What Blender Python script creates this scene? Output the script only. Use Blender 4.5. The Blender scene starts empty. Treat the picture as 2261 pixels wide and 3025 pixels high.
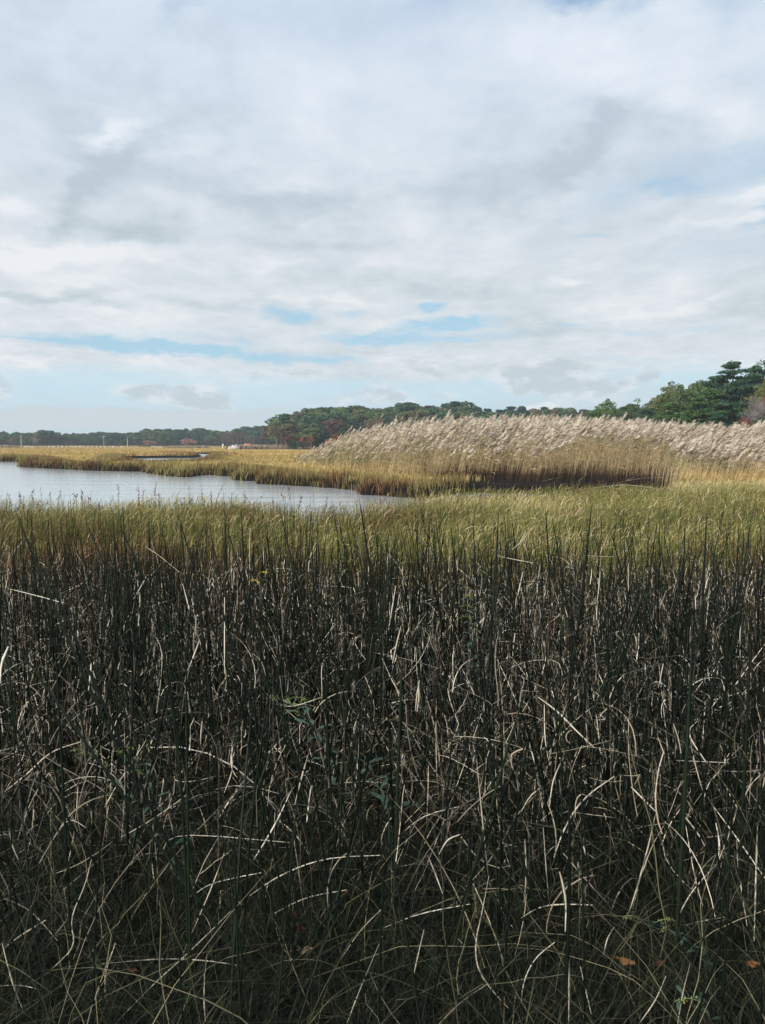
import bpy, math, random
import numpy as np
R = math.radians
rng = np.random.default_rng(7)
random.seed(7)
C = bpy.context.scene.collection
SC = bpy.context.scene

# ---------------------------------------------------------------- camera
EYE = 2.0
FPX = 2440.0            # focal length in pixels of the 2261 x 3025 photograph
PITCH = math.atan((1512.5 - 1311) / FPX)
cam_d = bpy.data.cameras.new('camera')
cam = bpy.data.objects.new('camera', cam_d); C.objects.link(cam)
cam_d.sensor_fit = 'VERTICAL'; cam_d.sensor_height = 36; cam_d.lens = 36 * FPX / 3025
cam_d.clip_start = 0.05; cam_d.clip_end = 6000
cam.location = (0, 0, EYE); cam.rotation_euler = (R(90) - PITCH, 0, 0)
SC.camera = cam
SC.view_settings.view_transform = 'Standard'; SC.view_settings.look = 'None'
SC.view_settings.exposure = 0.0; SC.view_settings.gamma = 1.0

# ---------------------------------------------------------------- sun
SUN_EL, SUN_AZ = 33.0, -130.0        # azimuth from the view direction (+Y), negative = left
sun_d = bpy.data.lights.new('sun', 'SUN'); sun_d.energy = 4.7; sun_d.angle = R(0.6); sun_d.color = (1, .93, .82)
sun = bpy.data.objects.new('sun', sun_d); C.objects.link(sun)
sv = (math.sin(R(SUN_AZ)) * math.cos(R(SUN_EL)), math.cos(R(SUN_AZ)) * math.cos(R(SUN_EL)), math.sin(R(SUN_EL)))
from mathutils import Vector
sun.rotation_euler = Vector(sv).to_track_quat('Z', 'Y').to_euler()
sun.location = (-60, 10, 60)

# ---------------------------------------------------------------- sky
W = bpy.data.worlds.new('World'); SC.world = W; W.use_nodes = True
W.cycles.sampling_method = 'NONE'
nt = W.node_tree; N = nt.nodes; L = nt.links; N.clear()
def nd(t, **k):
    n = N.new(t)
    for a, b in k.items(): setattr(n, a, b)
    return n
def put(sock, v):
    if hasattr(v, 'is_linked') or isinstance(v, bpy.types.NodeSocket): L.new(v, sock)
    else: sock.default_value = v
def M(op, a, b=None, c=None, clamp=False):
    n = nd('ShaderNodeMath', operation=op, use_clamp=clamp)
    put(n.inputs[0], a)
    if b is not None: put(n.inputs[1], b)
    if c is not None: put(n.inputs[2], c)
    return n.outputs[0]
def VM(op, a, b=None, s=None):
    n = nd('ShaderNodeVectorMath', operation=op)
    put(n.inputs[0], a)
    if b is not None: put(n.inputs[1], b)
    if s is not None: put(n.inputs['Scale'], s)
    return n.outputs['Value'] if op in ('LENGTH', 'DOT_PRODUCT') else n.outputs[0]
def MR(v, a, b, c=0., d=1., kind='SMOOTHSTEP'):
    n = nd('ShaderNodeMapRange', interpolation_type=kind)
    put(n.inputs['Value'], v)
    for k, x in (('From Min', a), ('From Max', b), ('To Min', c), ('To Max', d)): n.inputs[k].default_value = x
    return n.outputs[0]
def NZ(vec, scale, detail=5., rough=.5, dist=0., col=False):
    n = nd('ShaderNodeTexNoise'); put(n.inputs['Vector'], vec)
    n.inputs['Scale'].default_value = scale; n.inputs['Detail'].default_value = detail
    n.inputs['Roughness'].default_value = rough; n.inputs['Distortion'].default_value = dist
    return n.outputs['Color'] if col else n.outputs[0]
def MIX(f, a, b):
    n = nd('ShaderNodeMix', data_type='RGBA'); put(n.inputs[0], f); put(n.inputs[6], a); put(n.inputs[7], b)
    return n.outputs[2]
sky = nd('ShaderNodeTexSky', sky_type='NISHITA', sun_disc=False)
sky.sun_elevation = R(SUN_EL); sky.sun_rotation = R(SUN_AZ); sky.air_density = 1.0; sky.dust_density = .6; sky.ozone_density = 1.2
SKY_S = 0.1
tc = nd('ShaderNodeTexCoord').outputs['Generated']
sep = nd('ShaderNodeSeparateXYZ'); L.new(tc, sep.inputs[0])
az = M('ARCTAN2', sep.outputs[0], sep.outputs[1]); el = M('ARCSINE', sep.outputs[2])
# azimuth and elevation of the sky direction, in degrees
azd = M('MULTIPLY', az, 57.2958); eld = M('MULTIPLY', el, 57.2958)
cmb = nd('ShaderNodeCombineXYZ'); L.new(azd, cmb.inputs[0]); L.new(eld, cmb.inputs[1]); AE = cmb.outputs[0]
# cloud layer coordinates: a flat layer seen in perspective
zz = M('ADD', M('MAXIMUM', sep.outputs[2], 0.0), .10)
lay = nd('ShaderNodeCombineXYZ'); L.new(M('DIVIDE', sep.outputs[0], zz), lay.inputs[0]); L.new(M('DIVIDE', sep.outputs[1], zz), lay.inputs[1]); LAY = lay.outputs[0]
w1 = VM('SUBTRACT', NZ(VM('MULTIPLY', AE, (.10, .22, 0)), 1., 6., .55, col=True), (.5, .5, .5))
w2 = VM('SUBTRACT', NZ(VM('MULTIPLY', AE, (.5, 1.1, 0)), 1., 5., .6, col=True), (.5, .5, .5))
AEW = VM('ADD', VM('ADD', AE, VM('MULTIPLY', w1, (9, 5, 0))), VM('MULTIPLY', w2, (2.6, 1.5, 0)))      # strongly ragged
AES = VM('ADD', VM('ADD', AE, VM('MULTIPLY', w1, (3., 1.3, 0))), VM('MULTIPLY', w2, (2.2, 1.3, 0)))     # lightly ragged, low clouds
def aepx(px, py):
    a = math.degrees(math.atan((px - 1130.5) / FPX / (math.cos(PITCH) + (1512.5 - py) / FPX * -math.sin(PITCH))))
    v = (math.cos(PITCH) * (1512.5 - py) / FPX - math.sin(PITCH)); h = math.hypot((px - 1130.5) / FPX, math.cos(PITCH) + math.sin(PITCH) * (1512.5 - py) / FPX)
    return a, math.degrees(math.atan2(v, h))
def blob(px, py, rx, ry, rot=0., amp=1., warp=None, soft=.0):
    a, e = aepx(px, py); k = 57.3 / FPX
    m = nd('ShaderNodeMapping', vector_type='TEXTURE'); put(m.inputs[0], AEW if warp is None else warp)
    m.inputs[1].default_value = (a, e, 0); m.inputs[2].default_value = (0, 0, R(rot)); m.inputs[3].default_value = (rx * k, ry * k, 1)
    d = VM('LENGTH', m.outputs[0])
    return MR(d, 1.25, soft, 0., amp)
def total(bl, warp=None, soft=0.):
    s = None; w0 = w = AEW if warp is None else warp
    for i, b in enumerate(bl):
        if i % 8 == 7:      # chained now and then, so that few values stay alive at once in the shader
            cc = nd('ShaderNodeCombineXYZ'); L.new(M('MULTIPLY', s, 1e-6), cc.inputs[2]); w = VM('ADD', w0, cc.outputs[0])
        v = blob(*b, warp=w, soft=soft)
        s = v if s is None else M('ADD', s, v)
    return s
# light and dark of the high cloud deck
fA = NZ(VM('MULTIPLY', LAY, (1., .62, 1)), 1.5, 9., .56, .35)
fB = NZ(VM('MULTIPLY', AE, (.06, .085, 0)), 1., 8., .6, .3)
fC = NZ(VM('MULTIPLY', LAY, (2.4, 1.9, 1)), 2.6, 8., .64, .25)
tone = M('ADD', M('ADD', M('MULTIPLY', M('SUBTRACT', fA, .5), 1.1), M('MULTIPLY', M('SUBTRACT', fB, .5), 1.9)), M('MULTIPLY', M('SUBTRACT', fC, .5), 1.05))
dark = total([(300,560,330,55,38,.55),(640,520,420,60,-8,.3),(430,660,210,60,0,.55),(700,640,400,90,8,.22),(620,300,420,60,0,.15),
  (1700,420,190,60,35,.5),(1420,560,330,85,10,.42),(200,870,260,22,-4,.55),(600,880,420,22,0,.3),(1250,850,380,50,0,.28),(1600,980,320,40,5,.33),(1000,590,300,50,0,.25),(120,80,160,70,-50,.22),(1750,830,330,60,12,.2),(1030,700,300,30,0,.3)])
lite = total([(380,395,110,34,25,.75),(170,620,150,32,38,.3),(590,405,90,26,10,.35),(60,590,110,30,0,.45),(300,745,330,42,6,.6),(60,720,180,40,0,.4),(850,890,150,30,0,.3),(1900,180,420,130,0,.5),(2000,310,300,60,-15,.45),(1530,180,260,90,0,.3),
  (880,540,220,26,-5,.35),(850,770,110,25,0,.4),(960,905,180,20,0,.3),(2130,560,150,18,8,.45),(2100,650,200,22,8,.4),(1680,810,60,14,5,.45),(1950,890,260,18,8,.3),(500,990,420,14,0,.15),(200,1110,330,14,-4,.45),(1250,1060,240,12,0,.3)])
tone = M('ADD', M('SUBTRACT', tone, dark), lite)
tone = M('ADD', M('MULTIPLY', tone, .9), .58, clamp=True)
S = 1.0 / SKY_S
def col(r, g, b):
    f = lambda c: (c / 255 / 12.92) if c < 10 else ((c / 255 + .055) / 1.055) ** 2.4
    return (f(r) * S, f(g) * S, f(b) * S, 1)
hi = MR(eld, 9., 26.)
ramp_c = MIX(MR(tone, 0., .5, 0, 1, 'LINEAR'), MIX(hi, col(188,202,209), col(192,207,221)), MIX(hi, col(214,223,230), col(212,225,239)))
ramp_c = MIX(MR(tone, .5, 1., 0, 1, 'LINEAR'), ramp_c, MIX(hi, col(238,241,244), col(230,238,248)))
# veil of blue through the deck towards the zenith and the right
thin = M('ADD', total([(600,45,60,34,0,.5),(1640,10,120,50,0,.95),(1780,40,90,40,0,.5),(2080,-10,110,45,0,.6),(1350,20,260,60,0,.3),(1000,60,500,100,0,.25),(1980,520,330,70,8,.4),(1900,560,90,30,0,.35),(2230,430,200,70,0,.4),(2200,668,80,16,0,.9),(1750,664,60,10,0,.5),(2150,610,60,8,0,.5),(2100,740,260,60,0,.2)]),
  total([(1320,955,170,24,4,1.5),(1265,910,60,14,10,1.3),(1150,1000,230,26,0,1.3),(865,932,90,28,-6,1.4),(1050,930,50,12,10,.6),(720,915,60,10,0,.25),(90,1004,130,7,0,.7),(360,1022,260,26,-3,1.5),(640,1044,220,24,-4,1.4),(880,1066,220,20,0,1.3),(720,1015,50,14,0,.5),(1330,1000,120,10,0,.6),(1640,960,60,16,0,.45),(1870,980,110,16,0,.4),(2060,968,70,14,0,.5),(1950,1060,400,12,0,.2),(560,1000,300,30,0,.3),(1450,985,120,16,0,.5)], AES))
blue_c = MIX(MR(eld, 6., 26.), col(172,216,240), col(160,194,230))
skyN = MIX(.78, sky.outputs[0], blue_c)
thin = M('MULTIPLY', thin, MR(M('ADD', fC, M('MULTIPLY', M('SUBTRACT', fA, .5), .8)), .36, .62, .55, 1.15))
c1 = MIX(M('MINIMUM', thin, .93), ramp_c, skyN)
# clear pale strip above the horizon
strip = M('MULTIPLY', MR(M('ADD', eld, M('MULTIPLY', M('SUBTRACT', NZ(VM('MULTIPLY', AE, (.06, .3, 0)), 1., 5., .5), .5), 3.4)), 5.1, 3.7), MR(eld, -.2, .8))
low_c = MIX(MR(eld, 0.6, 3.6), col(196,214,223), col(198,227,239))
c2 = MIX(M('MULTIPLY', strip, .86), c1, low_c)
hband = total([(330,1240,560,32,0,.9),(150,1212,260,14,0,.5),(560,1222,200,16,0,.6),(1050,1160,60,14,0,.4),(760,1215,180,16,0,.45),(1800,1190,420,60,0,.3),(950,1180,60,12,0,.3)], AES, .2)
c2 = MIX(M('MINIMUM', M('MULTIPLY', hband, 1.3), .9), c2, col(206,215,221))
# small flat based clouds
cl = total([(520,1165,150,34,-6,1.),(620,1168,110,42,0,1.),(650,1190,80,20,0,.8),(380,1163,60,20,0,.5),(460,1150,60,24,0,.6),(900,1106,75,26,0,1.),(770,1115,45,24,0,.8),(690,1130,30,14,0,.5),(15,1145,50,32,0,1.),(30,1190,14,5,0,.6),
  (1620,1120,150,48,0,1.1),(1580,1090,130,34,0,.9),(1690,1150,160,28,0,1.),(1480,1110,60,22,0,.8),(1250,1085,90,26,0,.8),(1290,1108,60,22,0,.9),(1180,1060,100,18,0,.6),(1120,1165,80,28,0,1.),(1190,1180,60,14,0,.8),(1300,1165,50,18,0,.6),(1380,1115,35,16,0,.7),(1410,1160,30,12,0,.6),(820,1165,14,8,0,.5),(905,1168,14,8,0,.4),(1010,1180,36,16,0,.8),(240,1180,34,8,0,.5),(1130,1130,40,14,0,.6),(1800,1120,60,20,10,.7),(1980,1150,50,14,0,.6),(1450,1060,60,14,0,.6),(1850,1130,90,24,20,.8),(1900,1100,70,18,15,.6),(1720,1185,110,16,0,.6),(1560,1150,90,26,0,.6)], AES, .35)
cn = NZ(VM('MULTIPLY', AE, (.7, 1.2, 0)), 1., 6., .62)
clm = MR(M('ADD', cl, M('MULTIPLY', M('SUBTRACT', cn, .5), 1.5)), -.05, 1.25, 0, .85)
tops = total([(640,1140,60,12,0,1.1),(520,1152,60,9,0,.4),(1560,1205,0.1,.1,0,0.)], AES)
puff = MIX(M('MINIMUM', M('ADD', tops, MR(M('ADD', cn, M('MULTIPLY', cl, -.14)), .26, .50, 0, .95)), 1.), col(196,208,215), col(228,234,239))
c3 = MIX(clm, c2, puff)
puw = MR(M('ADD', total([(1590,1208,50,20,0,1.),(1620,1200,30,16,0,.7),(20,1195,20,10,0,.5)], AES, .3), M('MULTIPLY', M('SUBTRACT', cn, .5), .5)), .2, .9, 0, .85)
c3 = MIX(puw, c3, col(232,236,242))
bg = nd('ShaderNodeBackground'); bg.inputs[1].default_value = SKY_S; L.new(c3, bg.inputs[0])
wo = nd('ShaderNodeOutputWorld'); L.new(bg.outputs[0], wo.inputs[0])
SC.cycles.use_denoising = True; SC.cycles.max_bounces = 5; SC.cycles.diffuse_bounces = 3; SC.cycles.glossy_bounces = 2; SC.cycles.transmission_bounces = 3; SC.cycles.transparent_max_bounces = 4
SC.cycles.caustics_reflective = False; SC.cycles.caustics_refractive = False

# ---------------------------------------------------------------- helpers
cp, sp = math.cos(PITCH), math.sin(PITCH)
def ray(px, py):
    a = (px - 1130.5) / FPX; b = (1512.5 - py) / FPX
    return np.array([a, cp + sp * b, cp * b - sp])
def unp(px, py, z):                     # the point at height z seen at a pixel of the photograph
    d = ray(px, py); t = (z - EYE) / d[2]; return np.array([d[0] * t, d[1] * t, z])
def at(px, dist, z=0.):                 # the point straight under a pixel column at a given distance ahead
    a = (px - 1130.5) / FPX / cp * 1.0; return np.array([a * dist, dist, z])
def zat(py, dist):                      # height seen at pixel row py at a given distance
    d = ray(1130.5, py); return EYE + d[2] / d[1] * dist
def sstep(a, b, x):
    t = np.clip((x - a) / (b - a), 0, 1); return t * t * (3 - 2 * t)
def vnoise(x, y, s, seed=0, oct=3):
    out = 0.; amp = 1.; tot = 0.
    x = np.asarray(x, float) / s; y = np.asarray(y, float) / s
    for o in range(oct):
        xi = np.floor(x).astype(np.int64); yi = np.floor(y).astype(np.int64); fx = x - xi; fy = y - yi
        fx = fx * fx * (3 - 2 * fx); fy = fy * fy * (3 - 2 * fy)
        def h(a, b):
            n = (a * 374761393 + b * 668265263 + (seed + o) * 974634777) & 0xffffffff
            n = ((n ^ (n >> 13)) * 1274126177) & 0xffffffff
            return ((n ^ (n >> 16)) & 0xffff) / 65535.
        v = (h(xi, yi) * (1 - fx) + h(xi + 1, yi) * fx) * (1 - fy) + (h(xi, yi + 1) * (1 - fx) + h(xi + 1, yi + 1) * fx) * fy
        out = out + amp * v; tot += amp; amp *= .5; x = x * 2.03 + 17.3; y = y * 2.03 + 9.1
    return out / tot

class Geo:
    """collects quads (and their per vertex numbers 't', 'h') and becomes ONE mesh"""
    def __init__(s): s.v = []; s.q = []; s.t = []; s.h = []; s.n = 0
    def add(s, v, q, t=.5, h=0.):
        v = np.asarray(v, float).reshape(-1, 3); q = np.asarray(q, np.int64).reshape(-1, 4)
        s.v.append(v); s.q.append(q + s.n); s.n += len(v)
        s.t.append(np.broadcast_to(np.asarray(t, float), (len(v),))); s.h.append(np.broadcast_to(np.asarray(h, float), (len(v),)))
    def ribbons(s, P, wd, side, t=.5, hh=None):
        """P [n,K,3] centre lines, wd [n,K] half widths, side [n,3] or [n,K,3]"""
        n, K, _ = P.shape
        if side.ndim == 2: side = side[:, None, :]
        o = side * wd[..., None]
        V = np.stack([P - o, P + o], 2).reshape(-1, 3)
        i = (np.arange(n)[:, None] * K + np.arange(K - 1)[None]) * 2
        Q = np.stack([i, i + 1, i + 3, i + 2], -1).reshape(-1, 4)
        tt = np.broadcast_to(np.asarray(t, float).reshape(-1, 1, 1), (n, K, 2)).ravel() if np.ndim(t) else t
        if hh is None: hh = np.broadcast_to(np.linspace(0, 1, K)[None, :, None], (n, K, 2)).ravel()
        s.add(V, Q, tt, hh)
    def tubes(s, P, rad, t=.5, m=3, hh=None):
        n, K, _ = P.shape
        T = np.gradient(P, axis=1); T /= np.linalg.norm(T, axis=2, keepdims=True) + 1e-9
        ref = np.where(np.abs(T[:, :1, 2:3]) > .9, np.array([[[1., .3, 0]]]), np.array([[[0, 0, 1.]]]))
        A = np.cross(T, ref); A /= np.linalg.norm(A, axis=2, keepdims=True) + 1e-9
        B = np.cross(T, A)
        an = np.arange(m) / m * 2 * np.pi
        V = P[:, :, None, :] + rad[:, :, None, None] * (A[:, :, None, :] * np.cos(an)[None, None, :, None] + B[:, :, None, :] * np.sin(an)[None, None, :, None])
        V = V.reshape(-1, 3)
        base = (np.arange(n)[:, None, None] * K + np.arange(K - 1)[None, :, None]) * m
        j = np.arange(m)[None, None]; j2 = (j + 1) % m
        Q = np.stack([base + j, base + j2, base + m + j2, base + m + j], -1).reshape(-1, 4)
        tt = np.broadcast_to(np.asarray(t, float).reshape(-1, 1, 1), (n, K, m)).ravel() if np.ndim(t) else t
        if hh is None: hh = np.broadcast_to(np.linspace(0, 1, K)[None, :, None], (n, K, m)).ravel()
        s.add(V, Q, tt, hh)
    def cards(s, c, u, v, t=.5, h=0.):
        """quads with centre c and half axes u, v"""
        V = np.stack([c - u - v, c + u - v, c + u + v, c - u + v], 1).reshape(-1, 3)
        n = len(c); Q = np.arange(4 * n).reshape(n, 4)
        rp = lambda x: np.repeat(x, 4) if np.ndim(x) else x
        s.add(V, Q, rp(t), rp(h))
    def kites(s, c, u, v, t=.5, h=0.):
        """leaf shaped quads: points along v, widest along u"""
        V = np.stack([c - v, c + u - v * .1, c + v, c - u - v * .1], 1).reshape(-1, 3)
        n = len(c); Q = np.arange(4 * n).reshape(n, 4)
        rp = lambda x: np.repeat(x, 4) if np.ndim(x) else x
        s.add(V, Q, rp(t), rp(h))
    def mesh(s, name, mat=None, smooth=True):
        V = np.concatenate(s.v); Q = np.concatenate(s.q); me = bpy.data.meshes.new(name)
        me.vertices.add(len(V)); me.vertices.foreach_set('co', V.astype(np.float32).ravel())
        me.loops.add(Q.size); me.loops.foreach_set('vertex_index', Q.astype(np.int32).ravel())
        me.polygons.add(len(Q)); me.polygons.foreach_set('loop_start', np.arange(0, Q.size, 4, dtype=np.int32))
        me.polygons.foreach_set('loop_total', np.full(len(Q), 4, np.int32))
        me.polygons.foreach_set('use_smooth', np.full(len(Q), smooth))
        for nm, a in (('t', s.t), ('h', s.h)):
            at_ = me.attributes.new(nm, 'FLOAT', 'POINT'); at_.data.foreach_set('value', np.concatenate(a).astype(np.float32))
        me.update(calc_edges=True)
        if mat: me.materials.append(mat)
        return me
    def obj(s, name, mat=None, parent=None, smooth=True):
        o = bpy.data.objects.new(name, s.mesh(name, mat, smooth)); C.objects.link(o)
        if parent: o.parent = parent
        return o
def tag(o, label=None, cat=None, group=None, kind=None):
    for k, v in (('label', label), ('category', cat), ('group', group), ('kind', kind)):
        if v: o[k] = v
    return o
def empty(name, loc, rz=0., sc=1., **k):
    o = bpy.data.objects.new(name, None); C.objects.link(o); o.location = loc; o.rotation_euler = (0, 0, rz); o.scale = (sc,) * 3 if np.ndim(sc) == 0 else sc
    o.empty_display_size = .3
    return tag(o, **k)
def child(name, me, parent, mat=None):
    o = bpy.data.objects.new(name, me); C.objects.link(o); o.parent = parent
    if mat: o.material_slots[0].link = 'OBJECT'; o.material_slots[0].material = mat
    return o
def unit(v): return v / (np.linalg.norm(v, axis=-1, keepdims=True) + 1e-9)
def rdir(n, r=None):
    r = rng if r is None else r
    return unit(r.normal(size=(n, 3)))
def hside(n, r=None):
    r = rng if r is None else r
    a = r.uniform(0, np.pi, n); return np.stack([np.cos(a), np.sin(a), np.zeros(n)], 1)

# ---------------------------------------------------------------- materials
def mat(name, stops, attr='t', rough=.7, transl=0., spec=.3, noise=0., nscale=3., hstops=None, hmix='MULTIPLY', bump=0., objvar=0.):
    m = bpy.data.materials.new(name); m.use_nodes = True; t = m.node_tree; n = t.nodes; l = t.links; n.clear()
    out = n.new('ShaderNodeOutputMaterial'); b = n.new('ShaderNodeBsdfPrincipled')
    b.inputs['Roughness'].default_value = rough; b.inputs['Specular IOR Level'].default_value = spec
    a = n.new('ShaderNodeAttribute'); a.attribute_name = attr; f = a.outputs['Fac']
    if noise:
        g = n.new('ShaderNodeNewGeometry'); nz = n.new('ShaderNodeTexNoise'); nz.inputs['Scale'].default_value = nscale; nz.inputs['Detail'].default_value = 4
        l.new(g.outputs['Position'], nz.inputs['Vector'])
        q = n.new('ShaderNodeMath'); q.operation = 'MULTIPLY_ADD'; l.new(nz.outputs[0], q.inputs[0]); q.inputs[1].default_value = noise; l.new(f, q.inputs[2])
        q2 = n.new('ShaderNodeMath'); q2.operation = 'SUBTRACT'; l.new(q.outputs[0], q2.inputs[0]); q2.inputs[1].default_value = noise * .5; f = q2.outputs[0]
    if objvar:
        oi = n.new('ShaderNodeObjectInfo'); q = n.new('ShaderNodeMath'); q.operation = 'MULTIPLY_ADD'; l.new(oi.outputs['Random'], q.inputs[0]); q.inputs[1].default_value = objvar; l.new(f, q.inputs[2])
        q2 = n.new('ShaderNodeMath'); q2.operation = 'SUBTRACT'; l.new(q.outputs[0], q2.inputs[0]); q2.inputs[1].default_value = objvar * .5; f = q2.outputs[0]
    r = n.new('ShaderNodeValToRGB'); e = r.color_ramp.elements
    while len(e) < len(stops): e.new(.5)
    for k, (p, c) in enumerate(stops): e[k].position = p; e[k].color = (*c, 1)
    l.new(f, r.inputs[0]); c = r.outputs[0]
    if hstops:
        a2 = n.new('ShaderNodeAttribute'); a2.attribute_name = 'h'; r2 = n.new('ShaderNodeValToRGB'); e = r2.color_ramp.elements
        while len(e) < len(hstops): e.new(.5)
        for k, (p, cc) in enumerate(hstops): e[k].position = p; e[k].color = (*cc, 1)
        l.new(a2.outputs['Fac'], r2.inputs[0])
        mx = n.new('ShaderNodeMix'); mx.data_type = 'RGBA'; mx.blend_type = hmix; mx.inputs[0].default_value = 1
        l.new(c, mx.inputs[6]); l.new(r2.outputs[0], mx.inputs[7]); c = mx.outputs[2]
    l.new(c, b.inputs['Base Color']); sh = b.outputs[0]
    if transl:
        tr = n.new('ShaderNodeBsdfTranslucent'); l.new(c, tr.inputs[0]); ms = n.new('ShaderNodeMixShader'); ms.inputs[0].default_value = transl
        l.new(sh, ms.inputs[1]); l.new(tr.outputs[0], ms.inputs[2]); sh = ms.outputs[0]
    l.new(sh, out.inputs[0]); return m
def flat(name, c, rough=.6, spec=.3, var=.15, scale=8.):
    d = tuple(x * (1 - var) for x in c); u = tuple(min(1, x * (1 + var)) for x in c)
    return mat(name, [(.25, d), (.75, u)], rough=rough, spec=spec, noise=1., nscale=scale)

# ---------------------------------------------------------------- the creek: waterlines as polygons on the water plane
def wl(pts): return np.array([unp(x, y, 0.)[:2] for x, y in pts])
far_edge = [(-900,1361),(-300,1362),(0,1363),(60,1364),(104,1368),(62,1377),(100,1381),(200,1386),(300,1391),(380,1393),(445,1393),(462,1400),(510,1407),(552,1409),(580,1404),(605,1401),(650,1404),(695,1408),(708,1416),(740,1421),(772,1422),(784,1430),(830,1432),(900,1436),(965,1440),(1010,1443),(1045,1447),(1062,1450),(1085,1462),(1130,1462),(1165,1466),(1240,1472),(1330,1460),(1420,1456),(1500,1457),(1640,1459),(1800,1458),(1960,1455),(1992,1450)]
near = [(at(2010, 26)[:2]), at(1960, 23.5)[:2], at(1850, 22.4)[:2], at(1700, 21.2)[:2], at(1560, 19.6)[:2], at(1400, 18.2)[:2], at(1290, 17.8)[:2], at(1220, 16.4)[:2], at(1130, 15.4)[:2], at(1000, 14.4)[:2], at(900, 14.0)[:2], at(820, 15.)[:2], at(700, 16.6)[:2], at(560, 16.8)[:2], at(430, 16.2)[:2], at(300, 15.2)[:2], at(120, 14.9)[:2], at(0, 14.7)[:2], at(-300, 13.3)[:2], at(-900, 13.)[:2]]
pond = np.concatenate([wl(far_edge), np.array(near)])
creek = wl([(345,1367),(358,1358),(372,1354.5),(420,1353.5),(470,1352.6),(535,1352.5),(572,1352),(590,1350),(586,1346),(565,1344.5),(530,1343.6),(535,1341.8),(575,1340.6),(612,1340.6),(622,1344),(624,1352),(618,1362),(600,1371),(575,1376),(500,1379),(430,1378),(380,1374)])
def sdf(x, y, poly):                    # > 0 outside
    x = np.asarray(x, float); y = np.asarray(y, float); d = np.full(x.shape, 1e18); ins = np.zeros(x.shape, bool)
    for i in range(len(poly)):
        ax, ay = poly[i]; bx, by = poly[(i + 1) % len(poly)]
        ex, ey = bx - ax, by - ay; wx, wy = x - ax, y - ay
        k = np.clip((wx * ex + wy * ey) / (ex * ex + ey * ey + 1e-12), 0, 1)
        d = np.minimum(d, (wx - ex * k) ** 2 + (wy - ey * k) ** 2)
        cond = ((ay > y) != (by > y)); xs = ax + (y - ay) * ex / (ey if abs(ey) > 1e-12 else 1e-12)
        ins ^= cond & (x < xs)
    return np.sqrt(d) * np.where(ins, -1, 1)
def shore(x, y):
    w = (vnoise(x, y, 1.3, 5) - .5) * np.clip(y * .022, .25, 1.2)
    return np.minimum(sdf(x, y, pond), sdf(x, y, creek)) + w
MARSH = .32
def hill(x, y):
    azp = 1130.5 + x / np.maximum(y, 1) * FPX
    h = sstep(248, 330, y) * 6. * sstep(790, 1000, azp) * (1 - .45 * sstep(1350, 1500, azp))
    h = h + sstep(425, 560, y) * 5.
    h = h + sstep(112, 150, y) * 3.0 * sstep(1850, 2150, azp) * (1 - sstep(150, 240, y) * .3)
    return h
def ground_z(x, y, sd=None):
    if sd is None: sd = shore(x, y)
    z = -.45 + (MARSH + .45) * sstep(-.75, .12, sd)
    n = (vnoise(x, y, 1.7, 1) - .5) * .10 + (vnoise(x, y, .35, 2) - .5) * .05
    return z + n * sstep(0, 1, sd) + hill(np.asarray(x, float), np.asarray(y, float))
# ---------------------------------------------------------------- ground: one sheet to the horizon
rr = np.concatenate([[.01], np.geomspace(.35, 10, 60)[:-1], np.geomspace(10, 200, 380)[:-1], np.geomspace(200, 600, 90)])
aa = np.concatenate([np.linspace(-180, -42, 24)[:-1], np.linspace(-42, 42, 420), np.linspace(42, 180, 24)[1:-1]])
RR, AA = np.meshgrid(rr, R(1) * aa, indexing='ij'); GX = RR * np.sin(AA); GY = RR * np.cos(AA)
SD = shore(GX, GY); GZ = ground_z(GX, GY, SD)
nr, na = GX.shape
g = Geo(); i = np.arange(nr - 1)[:, None] * na + np.arange(na)[None]; i2 = np.arange(nr - 1)[:, None] * na + (np.arange(na)[None] + 1) % na
g.add(np.stack([GX, GY, GZ], -1).reshape(-1, 3), np.stack([i, i2, i2 + na, i + na], -1).reshape(-1, 4), np.clip(.5 + SD * .05, 0, 1).ravel(), (sstep(18, 60, GY) * (1 - sstep(.3, 1., hill(GX, GY))) * (1 - ((1130.5 + GX / np.maximum(GY, 1) * FPX > 1290) & (GY < 75)))).ravel())
m = bpy.data.materials.new('marsh_ground'); m.use_nodes = True; t = m.node_tree; n = t.nodes; l = t.links; b = n['Principled BSDF']
geo = n.new('ShaderNodeNewGeometry'); b.inputs['Roughness'].default_value = .95; b.inputs['Specular IOR Level'].default_value = .1
def gn(scale, det=5, vec=None):
    q = n.new('ShaderNodeTexNoise'); q.inputs['Scale'].default_value = scale; q.inputs['Detail'].default_value = det; q.inputs['Roughness'].default_value = .6
    l.new(vec or geo.outputs['Position'], q.inputs['Vector']); return q.outputs[0]
def gr(f, stops):
    q = n.new('ShaderNodeValToRGB'); e = q.color_ramp.elements
    while len(e) < len(stops): e.new(.5)
    for k_, (p, c) in enumerate(stops): e[k_].position = p; e[k_].color = (*c, 1)
    l.new(f, q.inputs[0]); return q.outputs[0]
def gm(f, a_, b_):
    q = n.new('ShaderNodeMix'); q.data_type = 'RGBA'
    if isinstance(f, float): q.inputs[0].default_value = f
    else: l.new(f, q.inputs[0])
    l.new(a_, q.inputs[6]); l.new(b_, q.inputs[7]); return q.outputs[2]
sxy = n.new('ShaderNodeVectorMath'); sxy.operation = 'MULTIPLY'; sxy.inputs[1].default_value = (.5, .16, .5); l.new(geo.outputs['Position'], sxy.inputs[0])
meadow = gr(gn(.12, 7, sxy.outputs[0]), [(.30, (.20, .13, .055)), (.45, (.33, .23, .085)), (.58, (.43, .32, .13)), (.72, (.47, .37, .17))])
mud = gr(gn(6.), [(.3, (.005, .004, .004)), (.6, (.012, .010, .008)), (.8, (.022, .018, .013))])
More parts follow.
